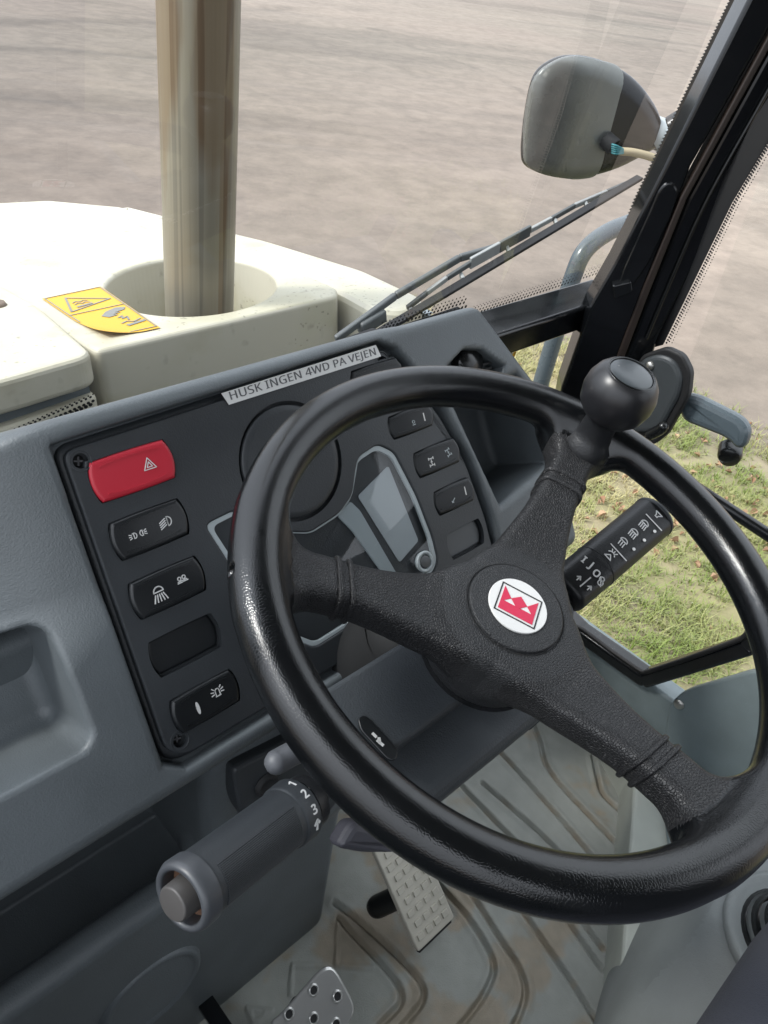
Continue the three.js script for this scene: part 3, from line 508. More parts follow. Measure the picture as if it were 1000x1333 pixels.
// ---------------------------------------------------------------- floor, side wall, console, seat
const FL = (px, py, y = FLOOR_Y) => { const p = atY(px, py, y); return [p.x, p.z]; };
{
  const G = [
    [[628, 1020], [679, 1064], [716, 1098], [790, 1180]], [[600, 930], [657, 986], [766, 1109], [830, 1190]], [[690, 930], [704, 970], [709, 991], [722, 1013], [800, 1096]], [[772, 985], [779, 1017], [784, 1033], [808, 1056]],
    [[590, 1012], [614, 1038], [650, 1075], [720, 1150], [784, 1235]], [[590, 1130], [617, 1169], [654, 1227], [675, 1259], [684, 1288], [677, 1320], [660, 1350]], [[540, 1118], [570, 1151], [603, 1187], [632, 1230], [643, 1259], [632, 1292], [603, 1332], [570, 1370]],
    [[640, 1130], [683, 1191], [750, 1288], [790, 1350]], [[436, 1176], [465, 1198], [549, 1282], [551, 1300], [527, 1333], [500, 1365]], [[441, 1196], [523, 1297], [498, 1332], [470, 1362]], [[700, 1150], [735, 1195], [784, 1262]],
  ].map(pl => { const c = new THREE.CatmullRomCurve3(pl.map(p => { const q = FL(...p); return V3(q[0], 0, q[1]); }), false, 'centripetal'); return c.getPoints(26).map(p => [p.x, p.z]); });
  const RIB = [[[440, 1203], [438, 1257], [485, 1260]], [[381, 1256], [378, 1294]], [[381, 1257], [424, 1258]], [[322, 1314], [353, 1317], [331, 1331], [322, 1314]]].map(pl => pl.map(p => FL(...p)));
  const seg = (list, x, z, lim) => { let d = lim; for (const pl of list) for (let i = 0; i + 1 < pl.length; i++) { const [ax, az] = pl[i], [bx, bz] = pl[i + 1]; const mx = (ax + bx) / 2, mz = (az + bz) / 2, hl = Math.hypot(bx - ax, bz - az) / 2; if (Math.abs(x - mx) > hl + lim || Math.abs(z - mz) > hl + lim) continue; const ex = bx - ax, ez = bz - az, t = clamp(((x - ax) * ex + (z - az) * ez) / (ex * ex + ez * ez || 1)); d = Math.min(d, Math.hypot(x - ax - ex * t, z - az - ez * t)); } return d; };
  const x0 = .0, x1 = .90, z0 = -.50, z1 = .12, h = .0022, nx = Math.round((x1 - x0) / h), nz = Math.round((z1 - z0) / h), pos = [], col = [], idx = [], uv = [];
  for (let j = 0; j <= nz; j++) for (let i = 0; i <= nx; i++) {
    const x = x0 + i * h, z = z0 + j * h; const d = seg(G, x, z, .05), r = seg(RIB, x, z, .02);
    const n1 = fbm(x * 18, z * 18, 5, 0, 101), n2 = fbm(x * 70, z * 70, 3, 0, 111);
    const y = FLOOR_Y - .0055 * sst(.0042, .0014, d) + .0016 * sst(.014, .006, d) * sst(.002, .005, d) + .0022 * sst(.0032, .0018, r) + .0008 * (n2 - .5);
    pos.push(x, y, z); uv.push(x, z);
    const mud = .11 * sst(.26, .10, Math.hypot(x - .43, (z + .16) * 1.2)) + .05 * sst(.3, .1, Math.hypot(x - .22, z + .28)); let dirt = sst(.56, .74, n1 + mud + .20 * (n2 - .5)) * .75;                         // dried mud with ragged outline
    dirt = Math.max(dirt, sst(.0075, .001, d + .004 * (n2 - .5)) * sst(.42, .66, fbm(x * 26, z * 26, 3, 0, 7)) * .8);
    const k = .86 + .28 * (fbm(x * 6, z * 6, 4, 0, 131) - .5) + .16 * (n2 - .5);
    const a = [.252 * k, .262 * k, .236 * k], b = [.205 + .10 * (n2 - .5), .165 + .08 * (n2 - .5), .112 + .06 * (n2 - .5)];
    col.push(...a.map((v, q) => mixv(v, b[q], dirt)));
  }
  for (let j = 0; j < nz; j++) for (let i = 0; i < nx; i++) { const a = j * (nx + 1) + i; idx.push(a, a + nx + 1, a + 1, a + 1, a + nx + 1, a + nx + 2); }
  const g = new THREE.BufferGeometry(); g.setAttribute('position', new THREE.Float32BufferAttribute(pos, 3)); g.setAttribute('color', new THREE.Float32BufferAttribute(col, 3)); g.setAttribute('uv', new THREE.Float32BufferAttribute(uv, 2)); g.setIndex(idx); g.computeVertexNormals();
  single('floor_mat', g, mat(lin(1, 1, 1), .62, { vertexColors: true, bumpMap: fineT, bumpScale: .0004 }), 'grey green rubber floor mat with curved grooves and dried mud', 'floor mat');
  single('cab_floor', rbox(-.24, .92, -1.06, -1.012, -.56, .98, .005), M.dash, 'grey cab floor plate under the rubber mat', 'floor');
}
{
  const t = thing('side_wall', 'blue grey lower side wall with raised panel under the door window', 'side wall');
  part('wall', rbox(.872, .91, -1.01, -.842, -.50, .95, .006), M.side, t);
  part('raised_panel', slabPx([[868, 940], [872, 915], [890, 900], [985, 872], [1030, 880], [1060, 1010], [1010, 1110], [846, 1160], [850, 1050]], plane(V3(.868, 0, 0), V3(0, 0, 1), V3(-1, 0, 0)), .012, .003, .02, 0), M.side, t);
  for (const [x, y] of [[884, 917], [873, 1090]]) { const p = atX(x, y, .866); part('bolt', lathe([[0, .004], [.006, .0035], [.008, 0]], p, V3(-1, 0, 0), 14), M.steel, t); }
  const a = FL(806, 1038), b = FL(782, 1317);
  const s = shapeOf([[.87, .30], [a[0], -a[1]], [b[0], -b[1]], [.47, -.06], [.47, -.3], [.87, -.3]], .01);
  const g = new THREE.ExtrudeGeometry(s, { depth: .080, bevelEnabled: true, bevelThickness: .006, bevelSize: .006, bevelOffset: -.006, bevelSegments: 3 }); g.rotateX(-Math.PI / 2); g.translate(0, -1.008, 0);
  part('sill_step', B(g), M.sideLight, t);
  part('sill_cover', slab(shapeOf([[.866, .25], [a[0] + .028, -a[1] - .022], [b[0] + .06, -b[1] - .045], [.53, -.09], [.53, -.29], [.866, -.29]], .01), .012, .003, { m: new THREE.Matrix4().makeRotationX(-Math.PI / 2).setPosition(0, -.910, 0) }), M.side, t);
}
{
  const t = thing('armrest_console', 'grey moulded side console with black rubber lever boot beside the seat', 'console');
  const pts = [];
  for (const [x, y, Y] of [[908, 1186, -.775], [957, 1264, -.775], [1020, 1335, -.775], [1100, 1130, -.775], [985, 1040, -.775], [797, 1292, -.885], [814, 1257, -.885], [800, 1345, -.885], [900, 1195, -.82]]) { const p = atY(x, y, Y); pts.push(p); }
  const { ConvexHull } = await import('three/addons/math/ConvexHull.js');
  for (const p of pts.slice(5, 8)) pts.push(V3(p.x, -1.0, p.z)); pts.push(V3(.80, -1, .12), V3(.80, -1, -.1), V3(.80, -.775, .15), V3(.5, -1, .15), V3(.5, -.8, .15));
  const hull = new ConvexHull().setFromPoints(pts), pl = hull.faces.map(f => [f.normal.x, f.normal.y, f.normal.z, f.constant]);
  const uniq = pl.filter((p, i) => !pl.slice(0, i).some(q => Math.hypot(p[0] - q[0], p[1] - q[1], p[2] - q[2]) < .02));
  const f = (x, y, z) => { let d = -9; for (const p of uniq) d = smax(d, p[0] * x + p[1] * y + p[2] * z - p[3], .022); return d; };
  part('body', solid(f, [.36, -1.02, -.16], [.84, -.74, .2], .007), M.console, t);
  const c = atY(1036, 1228, -.775);
  for (let k = 0; k < 4; k++) part('boot_ring', lathe([[.052 - k * .009, k * .011 - .006], [.058 - k * .009, k * .011], [.052 - k * .009, k * .011 + .007]], c, V3(0, 1, 0), 36), M.black, t);
  part('boot_base', lathe([[.072, -.006], [.074, .003], [.068, .007], [.062, .003], [.05, .002]], c, V3(0, 1, 0), 40), M.console, t);
  part('lever', lathe([[.009, 0], [.008, .09], [.018, .10], [.02, .13], [.012, .15], [0, .152]], c.clone().add(V3(0, .03, 0)), V3(.15, 1, .25), 20), M.black, t);
}
{
  const t = thing('driver_seat', 'dark blue grey fabric driver seat cushion at the cab corner', 'seat');
  const c = atY(985, 1296, -.60);
  const x0 = .34;
  part('cushion', solid((x, y, z) => sdBox(x - x0, y + .66, z - c.z - .224, .235, .075, .24, .06), [x0 - .26, -.76, c.z - .06], [x0 + .26, -.57, c.z + .46], .010), M.cloth, t);
  part('backrest', solid((x, y, z) => sdBox(x - x0, y + .22, z - .62 - .12 * y, .235, .42, .06, .055), [x0 - .26, -.67, .46], [x0 + .26, .23, .76], .012), M.cloth, t);
  part('seat_base', rbox(x0 - .2, x0 + .12, -1.0, -.72, c.z + .12, c.z + .46, .02), M.blackMatte, t);
}

// ================================================================ DASHBOARD
const PO = [[-.045, .030], [.232, .036], [.249, .026], [.268, -.004], [.288, -.040], [.306, -.092], [.314, -.150], [.3145, -.196], [.303, -.2055], [-.036, -.2065], [-.049, -.196]];
{
  const t = thing('dashboard', 'grey moulded plastic dashboard shell around the switch panel', 'dashboard');
  const pan = sdPoly(PO), tray = sdPoly([[.300, -.030], [.392, -.030], [.414, -.062], [.417, -.128], [.330, -.142]]), vent = sdPoly([[.292, -.006], [.330, .0095], [.352, .004], [.378, -.018], [.372, -.028]]);
  const f = (u, v, h) => {
    const top = v < 0 ? 0 : 0;
    let d = sdBox(u + .02, v + .0875, h + .055, .455, .1355, .060, .012);
    d = smax(d, (u - .362) * .84 + (v - .045) * .545, .010);                                   // slanted right end of the pod
    d = smax(d, v - (.049 - .004 * sst(.235, .275, u)), .006);
    // soft shoulder left of the panel, falling away towards the door
    d = smax(d, (h - .004) * .80 + (-.074 - u) * .60 - .12 * sst(-.06, -.20, v), .03);
    d = smax(d, -smax(pan(u, v) - .0016, -h - .010, .002), .004);
    d = smax(d, -smax(tray(u, v), -h - .075, .01), .008);
    d = smax(d, -smax(vent(u, v), -h - .016, .004), .004);
    d = smax(d, -sdBox(u + .228, v + .116, h + .030, .142, .043, .050, .012), .005);            // open pocket
    d = smax(d, -sdBox(u + .30, v + .004, h - .012, .142, .035, .022, .012), .010);            // shallow tray above it
    return d;
  };
  const g = solid(f, [-.49, -.245, -.13], [.45, .07, .02], .0036); g.applyMatrix4(PANEL.m); part('shell', g, M.dash, t);
  for (let k = 0; k < 4; k++) part('vent_louvre', slab(shapeOf([[.296 + k * .004, -.008 - k * .005], [.372 - k * .002, -.010 - k * .005], [.372 - k * .002, -.0125 - k * .005], [.296 + k * .004, -.0105 - k * .005]]), .006, .0005, PANEL, -.004), M.blackMatte, t);
  part('vent_wheel', lathe([[.0, .010], [.014, .009], [.016, 0], [.016, -.006]], PANEL.P(.345, -.004, -.012), PANEL.n, 28), M.black, t);
  // lower front of the console, with a long open pocket
  const lf = (x, y, z) => {
    let d = sdBox(x + .10, y + .84, z + .318 - .03 * (y + .66), .44, .170, .015, .013);
    const up = sdBox(x - .258, y + .615, z + .385, .082, .105, .085, .02);
    d = smin(d, up, .03);
    const back = Math.min(sdBox(x + .10, y + .70, z + .43, .44, .28, .02, .01), sdBox(x + .10, y + .86, z + .375, .44, .14, .06, .01));
    d = smin(d, back, .01);
    d = smax(d, -(Math.hypot(x - .196, y + .685) - .030 + Math.max(0, -(z + .306)) * 3), .004) ;
    return d;
  };
  part('lower_front', solid(lf, [-.40, -1.01, -.54], [.38, -.41, -.27], .006), M.dash, t);
  const pc = atZ(204, 1292, -.300);
  part('round_plug', [lathe([[.058, -.012], [.050, .004], [.046, .006], [.044, .003], [.040, .0035], [0, .004]], pc.clone().add(V3(-.002, -.005, -.006)), V3(0, .06, 1), 44)], M.dash, t);
  part('firewall', rbox(.345, .62, -1.0, -.46, -.54, -.50, .006), M.dash, t); part('firewall', rbox(.621, .90, -1.0, -.80, -.54, -.50, .006), M.dash, t);
  part('tunnel', rbox(.30, .362, -1.0, -.56, -.50, -.34, .015), M.dash, t);
  // dark bracket plate under the panel with a screw
  const LP = plane(atZ(345, 1010, -.285), V3(1, 0, 0), V3(0, .25, 1));
  part('bracket_plate', slabPx([[303, 1004], [315, 996], [400, 952], [480, 908], [500, 975], [420, 1070], [330, 1080], [312, 1055]], LP, .02, .004, .01, 0), M.panel, t);
  part('plate_screw', lathe([[0, -.001], [.006, 0], [.007, .003], [.009, .004], [.011, 0]], LP.pt(347, 1022, .001), LP.n, 18), M.blackMatte, t);
}
// ---------------------------------------------------------------- switch panel
{
  const t = thing('switch_panel', 'dark instrument panel with rocker switches and display window', 'control panel');
  // faceplate with real openings
  const LCD = [[.036, -.053], [.062, -.051], [.088, -.078], [.118, -.0905], [.150, -.086], [.168, -.076], [.1775, -.058], [.184, -.0485], [.207, -.0445], [.222, -.056], [.234, -.100], [.2395, -.140], [.239, -.163], [.230, -.172], [.212, -.1725], [.092, -.1785], [.062, -.150]];
  const PI_ = PO.map(p => [mixv(.133, p[0], .974), mixv(-.085, p[1], .960)]);
  const s = shapeOf(PI_, .009), holes = [];
  const barrel = (w, h, b, n = 8) => { const o = []; const r = .0075; for (let i = 0; i <= n; i++) { const q = -1 + 2 * i / n; o.push([w / 2 + b * (1 - q * q), q * (h / 2 - r * .4)]); } for (let i = 0; i <= n; i++) { const q = 1 - 2 * i / n; o.push([q * (w / 2 - r * .2), h / 2 + .0006 * (1 - q * q)]); } for (let i = 0; i <= n; i++) { const q = 1 - 2 * i / n; o.push([-w / 2 - b * (1 - q * q), q * (h / 2 - r * .4)]); } for (let i = 0; i <= n; i++) { const q = -1 + 2 * i / n; o.push([q * (w / 2 - r * .2), -h / 2 - .0006 * (1 - q * q)]); } return o; };
  const SW = [[-.001, .000, .055, .0275, 'red'], [-.003, -.0412, .052, .0265, 'a'], [-.0045, -.0838, .052, .0265, 'b'], [-.006, -.1275, .050, .0265, 'blank'], [-.006, -.1722, .050, .026, 'c'],
    [.224, .0125, .050, .0150, 'top'], [.2475, -.0360, .046, .0200, 'e'], [.2665, -.0752, .049, .0230, 'f'], [.2755, -.1150, .044, .0225, 'g'], [.2785, -.1580, .044, .0245, 'blank2']];
  for (const [u, v, w, h] of SW) { const hp = new THREE.Path(); barrel(w + .0036, h + .0036, .0022).reverse().forEach((p, i) => i ? hp.lineTo(u + p[0], v + p[1]) : hp.moveTo(u + p[0], v + p[1])); hp.closePath(); s.holes.push(hp); }
  const SC = [[-.0315, .0165], [-.0330, -.1890], [.2350, .0215]];
  for (const [u, v] of SC) { const hp = new THREE.Path(); hp.absarc(u, v, .0066, 0, Math.PI * 2, true); s.holes.push(hp); }
  const CC = [.1215, -.0325], CR = .0485; { const hp = new THREE.Path(); hp.absarc(CC[0], CC[1], CR, 0, Math.PI * 2, true); s.holes.push(hp); }
  { const hp = new THREE.Path(); const q = shapeOf(LCD, .006).getPoints(6); q.reverse().forEach((p, i) => i ? hp.lineTo(p.x, p.y) : hp.moveTo(p.x, p.y)); hp.closePath(); s.holes.push(hp); }
  const fp = new THREE.ExtrudeGeometry(s, { depth: .006, bevelEnabled: true, bevelThickness: .0016, bevelSize: .0016, bevelOffset: -.0016, bevelSegments: 3, curveSegments: 24 }); fp.translate(0, 0, -.0076); fp.applyMatrix4(PANEL.m);
  part('faceplate', B(fp), M.panel, t);
  
  // raised rolled border of the faceplate
  const rg = shapeOf(PO, .013);
  part('rounded_edge', slab(rg, .012, .0058, PANEL, -.0060 + .0001, 6), M.panel, t);
  // round blank cover with its dark ring groove
  part('round_cover', lathe([[CR - .0042, -.006], [CR - .004, -.002], [CR - .0055, .0002], [CR - .010, .0008], [0, .0014]], PANEL.P(...CC, 0), PANEL.n, 72), M.panel, t);
  // screws in their wells
  for (const [u, v] of SC) { const o = part('screw', lathe([[0, -.0015], [.0038, -.002], [.0046, -.004]], PANEL.P(u, v, -.0035), PANEL.n, 20), M.blackMatte, t); part('cross_slot', strokes([[[u - .0026, v + .0008], [u + .0026, v - .0008]], [[u - .0008, v - .0026], [u + .0008, v + .0026]]], .0011, PANEL, -.0050, .0004), M.ink, o); part('well_ring', lathe([[.0058, -.004], [.0063, -.0002], [.0069, .0005], [.0076, -.0002]], PANEL.P(u, v, 0), PANEL.n, 28), M.panel, o); }
  // rocker symbols, in millimetres about the symbol's own centre
  const mm = .001;
  const lamp = [arc(0, 0, 2.6, -90, 90, 8, 2.8).concat([[0, -2.8]]).map(p => p), [[0, -2.8], [0, 2.8]]];
  const S = {
    hazard: [[[-3.4, -2.6], [3.4, -2.6], [0, 3.4], [-3.4, -2.6]], [[-1.5, -1.5], [1.5, -1.5], [0, 1.2], [-1.5, -1.5]]],
    park: [arc(-4.2, 0, 2, -70, 70, 6).concat([[-5, 1.8]]), [[-5, -1.9], [-5, 1.9]].map(p => [p[0] + .8, p[1]]), [[-2, 0], [-.4, 0]].map(p => [p[0] - 5.6, p[1]]), [[-7.4, 1.6], [-5.8, 1.0]], [[-7.4, -1.6], [-5.8, -1.0]], arc(2.2, 0, 2, 110, 250, 6), [[2.2, -1.9], [2.2, 1.9]], [[3.4, 0], [5, 0]], [[3.4, 1.0], [5, 1.6]], [[3.4, -1.0], [5, -1.6]]],
    low: [...lamp, ...[2.2, .9, -.4, -1.7].map(y => [[-1.2, y], [-5.2, y - 1.8]])],
    work: [arc(0, 1.2, 2.8, 0, 180, 8), [[-2.8, 1.2], [2.8, 1.2]], ...[-2.6, -1.3, 0, 1.3, 2.6].map(x => [[x * .9, -.2], [x * 1.5, -4.2]])],
    rear: [arc(-2, .6, 1.3, 0, 360, 8), arc(1.6, .8, 1.3, 0, 360, 8), [[-3.6, -1.4], [3.4, -1.2]], [[-4, -2.4], [-.4, -2.4]], [[.4, -2.2], [4.2, -2.2]]],
    beacon: [[[-2, -2.8], [2, -2.8]], [[-1.5, -2.8], [-1.5, .8]], [[1.5, -2.8], [1.5, .8]], arc(0, .8, 1.5, 0, 180, 6), [[-2.6, .6], [-4.6, 1.2]], [[-2.6, -.8], [-4.6, -1.2]], [[2.6, .6], [4.6, 1.2]], [[2.6, -.8], [4.6, -1.2]], [[-2.2, 2.2], [-3.4, 3.4]], [[2.2, 2.2], [3.4, 3.4]]],
    axle: [[[-2.4, 3], [2.4, 3]], [[-2.4, -3], [2.4, -3]], [[0, 3], [0, -3]], [[-2.4, 4], [-2.4, 2]], [[2.4, 4], [2.4, 2]], [[-2.4, -4], [-2.4, -2]], [[2.4, -4], [2.4, -2]], [[-.9, 0], [.9, 0]]],
    bar: [[[0, -3.4], [0, 3.4]]],
    arrow: [[[-2, -1.8], [1.6, 1.6]], [[-2, -1.8], [-.3, -1.8]], [[-2, -1.8], [-2, -.2]]],
    lamp2: [arc(0, 0, 1.3, 0, 360, 8), [[-1.5, -2.6], [1.5, -2.6]]],
  };
  for (const [u, v, w, h, id] of SW) {
    const blank = id.startsWith('blank'), red = id === 'red';
    const tilt = blank ? 0 : red ? -.03 : id === 'top' ? -.12 : (id === 'f' || id === 'g' || id === 'e') ? -.15 : .045;
    const fr0 = new THREE.Matrix4().makeRotationY(tilt).setPosition(u, v, blank ? -.0045 : .0022);
    const m = PANEL.m.clone().multiply(fr0), fr = { m };
    const body = slab(shapeOf(barrel(w, h, .0022)), .012, .0028, fr, 0, 5);
    const o = part(blank ? 'switch_blank' : 'rocker_switch', body, red ? M.red : blank ? (id === 'blank' ? M.swi : M.blank) : M.swi, t, red ? 'red hazard light rocker switch' : undefined);
    if (!blank) { const rid = [arc(0, h / 2 - .0052, w * .40, 165, 15, 10, .0022), arc(0, -h / 2 + .0052, w * .40, -165, -15, 10, .0022)]; part('ridge', strokes(rid, .0009, fr, -.0002, .0007), red ? M.red : M.swi, o); }
    const put = (sym, x, y, sc = 1, wd = .00055, rot = 0, m2 = M.white) => part('symbol', strokes(xf(S[sym], mm * sc * 1.22, x, y, rot), wd * 1.15, fr, .0001), m2, o);
    if (red) put('hazard', .011, .001, 1.05);
    if (id === 'a') { put('park', -.009, .0, .82); put('low', .0125, .001, .95, .0006); }
    if (id === 'b') { put('work', -.0085, -.001, 1.05, .0007); put('rear', .0105, .002, .8, .0006); }
    if (id === 'c') { part('symbol', slab(shapeOf(arc(-.008, -.001, .0013, 0, 360, 20, .0048)), .0004, 0, fr, .0003), M.white, o); put('beacon', .0095, .0025, .9, .0006); }
    if (id === 'f') { put('axle', -.007, -.0015, .85, .0006); put('axle', .013, .001, .75, .0005, .3, M.frameGrey); }
    if (id === 'g') { put('bar', .013, .001, .9, .0008); put('arrow', -.002, -.003, .8, .0006, 0, M.frameGrey); }
    if (id === 'e') { put('bar', .014, .0, .8, .0008); put('lamp2', .002, -.001, .8, .0005, 0, M.frameGrey); }
  }
  // display window: light frame, dark screen behind a clear lens, round button
  const LS = shapeOf(LCD, .006), inner = LCD.map(p => [mixv(.148, p[0], .955), mixv(-.115, p[1], .945)]);
  const fr = shapeOf(LCD, .006); const ih = new THREE.Path(); shapeOf(inner, .006).getPoints(6).reverse().forEach((p, i) => i ? ih.lineTo(p.x, p.y) : ih.moveTo(p.x, p.y)); ih.closePath(); fr.holes.push(ih);
  const dw = part('display_frame', slab(fr, .003, .0006, PANEL, -.0012), M.frameGrey, t, 'light grey frame of the display window');
  part('screen', slab(shapeOf(inner, .004), .001, 0, PANEL, -.0066), mat(lin(.17, .19, .20), .30), dw);
  part('divider', slab(shapeOf([[.150, -.088], [.1665, -.081], [.1735, -.092], [.196, -.168], [.186, -.171], [.160, -.105]], .003), .002, .0005, PANEL, -.0038), M.frameGrey, dw);
  part('lcd', slab(shapeOf([[.176, -.080], [.216, -.066], [.227, -.140], [.200, -.150]], .003), .0006, 0, PANEL, -.0052), mat(lin(.34, .37, .38), .4), dw);
  part('lens', B(new THREE.ShapeGeometry(shapeOf(inner, .004)).applyMatrix4(PANEL.m.clone().multiply(new THREE.Matrix4().makeTranslation(0, 0, -.0016)))), M.lens, dw);
  const bt = part('button_surround', lathe([[.0085, -.004], [.0100, .0004], [.0088, .0012], [.0066, .0010], [.0062, -.003]], PANEL.P(.2235, -.1585, 0), PANEL.n, 32), M.frameGrey, t);
  part('button', lathe([[0, .0018], [.0048, .0016], [.0058, .0006], [.0058, -.004]], PANEL.P(.2235, -.1585, 0), PANEL.n, 24), M.blank, bt);
  // label tape
  const q = [[288, 512], [489, 449], [496, 464], [298, 527]].map(p => PANEL.hit(p[0], p[1], .0008));
  const tp = thing('label_tape', 'white printed label tape stuck along the top of the switch panel', 'label');
  part('tape', slab(shapeOf(q), .0005, 0, PANEL, .0012), M.tape, tp);
  const dx = q[1][0] - q[0][0], dy = q[1][1] - q[0][1], an = Math.atan2(dy, dx) * .5;
  const tg = text('HUSK INGEN 4WD PA VEJEN', .0060, 0, 0, null, 0, false, 0); tg.computeBoundingBox(); const tw = tg.boundingBox.max.x - tg.boundingBox.min.x;
  tg.scale((dx * .945) / tw, 1, 1); tg.rotateZ(an); tg.translate((q[0][0] + q[2][0]) / 2 + .0005, (q[0][1] + q[1][1] + q[2][1] + q[3][1]) / 4, .0012); tg.applyMatrix4(PANEL.m);
  part('lettering', B(tg), M.ink, tp);
}
// ---------------------------------------------------------------- steering column shroud and stalks
{
  const t = thing('steering_column', 'grey plastic steering column shroud below the steering wheel', 'steering column');
  const SH = plane(WHEEL.P(0, 0, -.09), V3(1, 0, 0), V3(0, 1, .3036));
  const top = shapeOf([[-.124, -.020], [.098, -.020], [.106, .0], [.104, .036], [-.128, .036], [-.130, 0]], .012);
  part('upper_shell', slab(top, .030, .004, SH, 0, 4), M.shroud, t);
  part('lower_shell', slab(shapeOf([[-.115, -.060], [.088, -.060], [.104, -.030], [.100, .036], [-.122, .036], [-.122, -.030]], .014), .050, .012, SH, -.0180, 5), M.shroud, t);
  part('shell_clip', slab(shapeOf([[.030, -.0606], [.036, -.0606], [.036, .01], [.030, .01]], .001), .024, .0008, SH, -.0300), M.shroud, t);
  part('skirt', rbox(.20, .50, -.66, -.486, -.330, -.312, .004), M.black, t);
  part('boss', lathe([[.044, .0], [.046, .003], [.040, .012], [.038, .05]], SH.P(0, 0, 0), SH.n, 48), M.black, t);
  const sw = part('indicator_plate', slabPx([[466, 934], [476, 930], [519, 976], [516, 990], [505, 988], [470, 950]], SH, .003, .0008, .003, .0022), M.swi, t);
  part('indicator_mark', strokes([[SH.hit(484, 957), SH.hit(488, 961)], [SH.hit(490, 966), SH.hit(497, 972)], [SH.hit(492, 963), SH.hit(493, 969)]], .0018, SH, .0024), M.white, sw);
  part('column_tube', tube([SH.P(0, .05, -.05), V3(.336, -.80, -.46)], .04, 2, 24), M.blackMatte, t);
  part('tilt_lever', tube([PANEL.pt(360, 992, .035), PANEL.pt(395, 975, .030), PANEL.pt(470, 950, .0)], .009, 30, 14), mat(lin(.085, .09, .10), .5), t);
  const lv = plane(SH.P(-.06, -.0, -.09), V3(1, 0, 0), V3(0, .6, .8));
  part('adjust_lever', slabPx([[440, 1105], [462, 1068], [500, 1080], [560, 1108], [515, 1112], [475, 1112]], lv, .02, .006, .008, 0), mat(lin(.035, .035, .044), .55), t);
}
{ // left stalk
  const t = thing('range_selector_stalk', 'dark grey knurled selector stalk with end button marked 1 2 3', 'stalk');
  const A = ray(240, 1166).multiplyScalar(.448), Bq = ray(388, 1052).multiplyScalar(.502), ax = Bq.clone().sub(A), L = ax.length(); ax.normalize();
  const e = V3(0, 0, 1).addScaledVector(ax, -ax.z).normalize();
  const R0 = .0192;
  part('grip', lathe([[R0 - .004, .004], [R0 - .001, .005], [R0 - .0005, .008], [R0 - .0012, .010], [R0 - .0012, L - .014], [R0 - .0005, L - .0135], [R0, L - .012], [R0 + .0005, L - .002], [R0 - .002, L + .001], [.007, L + .004]], A, ax, 56), M.stalkGrey, t);
  part('end_ring', lathe([[.0142, .006], [.0142, -.0015], [.0155, -.0032], [.0178, -.0028], [R0 + .0002, .0005], [R0, .008]], A, ax, 56), mat(lin(.046, .050, .056), .40), t);
  part('button_well', lathe([[0, .006], [.0144, .006], [.0144, 0]], A, ax, 40), mat(lin(.16, .085, .05), .8), t);
  part('end_button', lathe([[0, -.0085], [.0084, -.0085], [.0096, -.0072], [.0102, .005]], A.clone().addScaledVector(V3(1, .4, .1), 0), ax, 40), mat(lin(.055, .052, .050), .5), t);
  // knurled side facing the driver, as fine ribs
  const fx = ax.clone(), side = V3(0, 1, 0).addScaledVector(ax, -ax.y).normalize(), back = ax.clone().cross(side);
  const tc = A.clone().multiplyScalar(-1).normalize(), nB = tc.addScaledVector(ax, -tc.dot(ax)).normalize();
  const ribs = []; for (let k = 0; k < 24; k++) { const n = nB.clone().applyAxisAngle(ax, -.12 + k * .055); const p = A.clone().addScaledVector(n, R0 - .0010); ribs.push(barBetween(p.clone().addScaledVector(ax, .013), p.clone().addScaledVector(ax, L - .018), .0006, .0010, n, .0002)); }
  part('knurling', ribs, M.stalkGrey, t);
  // characters round the collar
  const toCam = A.clone().multiplyScalar(-1).normalize();
  const n0 = toCam.addScaledVector(ax, -toCam.dot(ax)).normalize();
  const put = (ch, ang, geo) => { const n = n0.clone().applyAxisAngle(ax, ang); const u = ax.clone(), v = n.clone().cross(ax); const m = new THREE.Matrix4().makeBasis(u, v, n).setPosition(A.clone().addScaledVector(ax, L - .0060).addScaledVector(n, R0 + .0001)); const g = geo || text(ch, .0057, 0, 0, null, 0, true, 0); g.applyMatrix4(m); part('marking', B(g), M.white, t); };
  put('1', -.75); put('2', -.22); put('3', .32);
  put('', .82, strokes([[[0, .003], [0, -.003]], [[0, .003], [.0022, .0005]], [[0, .003], [-.0022, .0005]]], .0016, null, 0));
  { const n = n0.clone().applyAxisAngle(ax, -.35); const p = A.clone().addScaledVector(ax, L + .008).addScaledVector(n, R0 - .004); part('pointer', barBetween(p.clone().addScaledVector(ax, -.005), p.clone().addScaledVector(ax, .008), .0014, .0008, n, .0002), M.white, t); }
  part('collar', lathe([[R0 - .002, L + .0015], [R0 - .0025, L + .010], [R0 - .006, L + .014], [.008, L + .016]], A, ax, 48), M.stalk, t);
  part('stem', tube([A.clone().addScaledVector(ax, L + .004), A.clone().addScaledVector(ax, L + .05), V3(.262, -.440, -.205)], .0075, 20, 16), M.stalkGrey, t);
}
